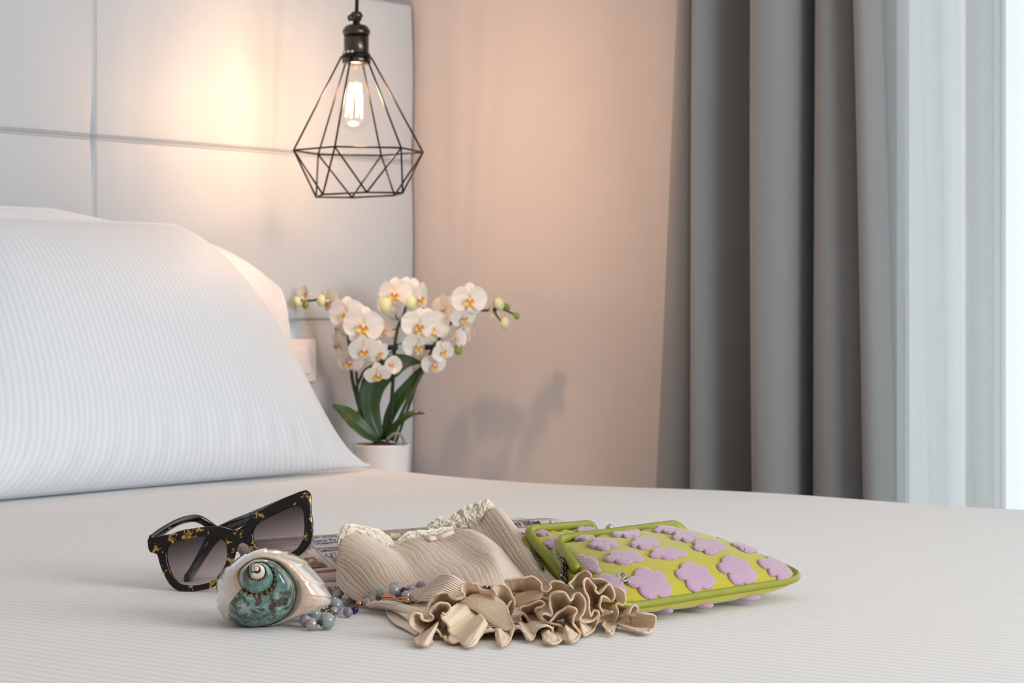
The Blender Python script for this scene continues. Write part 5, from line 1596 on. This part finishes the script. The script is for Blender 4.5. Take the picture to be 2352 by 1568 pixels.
for (cv, hem, base, Yh, dp, sd_) in RUF:
    g, t_ = ruffle(hem, base, Yh, dp, cv, sd_)
    ro = obj('ruffle', g.mesh('ruffle'), M_ruff, parent=bl_o, solid=.0007)
    obj('stitched_hem', t_.mesh('stitched_hem'), M_hem, parent=ro)

# the large arched fold between the upper hem and the front hem
arch = [[(1740, 455), (1930, 590), (2015, 760), (2075, 930)], [(1560, 430), (1830, 600), (1990, 790), (2080, 950)], [(1400, 455), (1700, 610), (1930, 800), (2075, 965)],
        [(1275, 530), (1580, 630), (1840, 820), (2055, 985)], [(1225, 575), (1490, 670), (1740, 850), (2015, 1005)], [(1240, 600), (1470, 710), (1690, 890), (1960, 1030)]]
cloth('ruffle', [[(*Apx(p), Y) for p, Y in zip(r_, (1.608, 1.598, 1.585, 1.566))] for r_ in arch], 14, .0010, 196, 60, M_ruff, fade0=.15, fade1=.2, seed=11.0, jitter=.3)
arc2 = [[(60, 640), (160, 600), (300, 545), (430, 520)], [(30, 600), (150, 550), (300, 490), (470, 455)], [(-20, 560), (120, 490), (280, 430), (470, 405)], [(-60, 500), (90, 430), (250, 390), (440, 385)]]
cloth('ruffle', [[(*Bpx(p), Y) for p, Y in zip(r_, (1.66, 1.655, 1.652, 1.65))] for r_ in arc2], 8, .0008, 100, 40, M_ruff, fade0=.15, fade1=.2, seed=12.0, jitter=.3)

# lace neckline ----------------------------------------------------------------
def lace(bot, top, Y0, Y1, seed, nu=150, nv=22):
    m = max(len(bot), len(top))
    b_, t_ = crlen(bot, 2.0), crlen(top, 2.0)
    b_ = cr(b_, nu); t_ = cr(t_, nu)
    Y = np.linspace(Y0, Y1, nu)
    g = np.zeros((nu, nv, 3))
    for i in range(nu):
        sc = 1 + .07 * abs(math.sin(i * .23 + seed)) + .06 * noise.noise(Vector((i * .2, seed, 1)))                  # scalloped upper rim
        for j in range(nv):
            s = j / (nv - 1)
            x = b_[i, 0] + (t_[i, 0] - b_[i, 0]) * s * sc; y = b_[i, 1] + (t_[i, 1] - b_[i, 1]) * s * sc
            bulge = .0035 * math.sin(math.pi * min(1, s * 1.05)) + .0022 * noise.noise(Vector((i * .11 + seed, s * 4, seed))) + .0012 * noise.noise(Vector((i * .35, s * 9, seed + 2)))
            g[i, j] = P(x, y, Y[i] + .004 * s - bulge - .002)
    b = MB(); b.grid([[Vector(g[i, j]) for j in range(nv)] for i in range(nu)])
    o = obj('lace_trim', b.mesh('lace_trim'), M_lace, parent=bl_o, solid=.0010)
    th_ = MB()
    rnd = random.Random(int(seed * 10))
    for k in range(int(nu * .42)):
        i, j = rnd.uniform(3, nu - 4), rnd.uniform(3, nv - 4)
        r_ = rnd.uniform(1.6, 4.2); ph = rnd.uniform(0, 6)
        pts = []
        for q in range(13):
            a = ph + q * .52
            ii = min(nu - 1, max(0, i + r_ * 1.5 * math.cos(a) * (1 - q * .03))); jj = min(nv - 1, max(0, j + r_ * math.sin(a) * (1 - q * .03)))
            p = Vector(g[int(ii), int(jj)]); pts.append(p + Vector((0, -.0009, .0002)))
        th_.tube(cr([tuple(p) for p in pts], 26), .00034, 5)
    rim = [Vector(g[i, nv - 1]) + Vector((0, -.0005, 0)) for i in range(nu)]
    th_.tube(rim, .0008, 6)
    th_.tube([Vector(g[i, 0]) + Vector((0, -.0008, 0)) for i in range(nu)], .0006, 6)
    obj('embroidery', th_.mesh('embroidery'), M_thrd, parent=o, kind='stuff')
lace([(777, 1266), (781, 1242), (800, 1226), (825, 1226), (850, 1240), (880, 1260), (905, 1262), (925, 1254), (955, 1240), (975, 1237), (1002, 1243), (1045, 1228)],
     [(776, 1238), (784, 1215), (802, 1205), (832, 1210), (865, 1217), (890, 1232), (905, 1247), (918, 1239), (935, 1225), (960, 1220), (985, 1219), (1040, 1210)], 1.783, 1.835, 1.0)
lace([(982, 1216), (1010, 1224), (1050, 1213), (1080, 1207), (1100, 1205), (1111, 1195), (1114, 1178), (1136, 1169)],
     [(982, 1207), (1003, 1192), (1040, 1184), (1062, 1166), (1085, 1162), (1106, 1150), (1122, 1150), (1136, 1166)], 1.860, 1.868, 2.0, 130)
# inner neckline strips and the little bow
for pts in ([(889, 1236, 1.83), (897, 1223, 1.835), (906, 1225, 1.835), (917, 1224, 1.835)], [(986, 1208, 1.87), (990, 1200, 1.872), (1004, 1201, 1.872), (1012, 1206, 1.87)]):
    up_ = [P(*p) for p in pts]; dn_ = [P(p[0] + 2, p[1] + 14, p[2] - .006) for p in pts]
    b = MB(); b.grid([[Vector(q) for q in cr([tuple(p) for p in up_], 14)], [Vector(q) for q in cr([tuple(p) for p in dn_], 14)]])
    obj('inner_facing', b.mesh('inner_facing'), M_ruff, parent=bl_o, solid=.0012)
def ribbon(top, bot, n=16):
    b = MB(); b.grid([[Vector(q) for q in cr([tuple(P(*p)) for p in top], n)], [Vector(q) for q in cr([tuple(P(*p)) for p in bot], n)]])
    return obj('ribbon_bow', b.mesh('ribbon_bow'), M_beige, parent=bl_o, solid=.0016)
ribbon([(998, 1231, 1.806), (1012, 1225, 1.804), (1026, 1220, 1.806), (1036, 1216, 1.81)], [(1005, 1239, 1.802), (1017, 1235, 1.800), (1032, 1229, 1.802), (1043, 1224, 1.806)])
ribbon([(1003, 1232, 1.806), (994, 1231, 1.80), (984, 1229, 1.80), (976, 1231, 1.808)], [(1005, 1239, 1.804), (995, 1241, 1.796), (984, 1240, 1.796), (977, 1236, 1.806)])
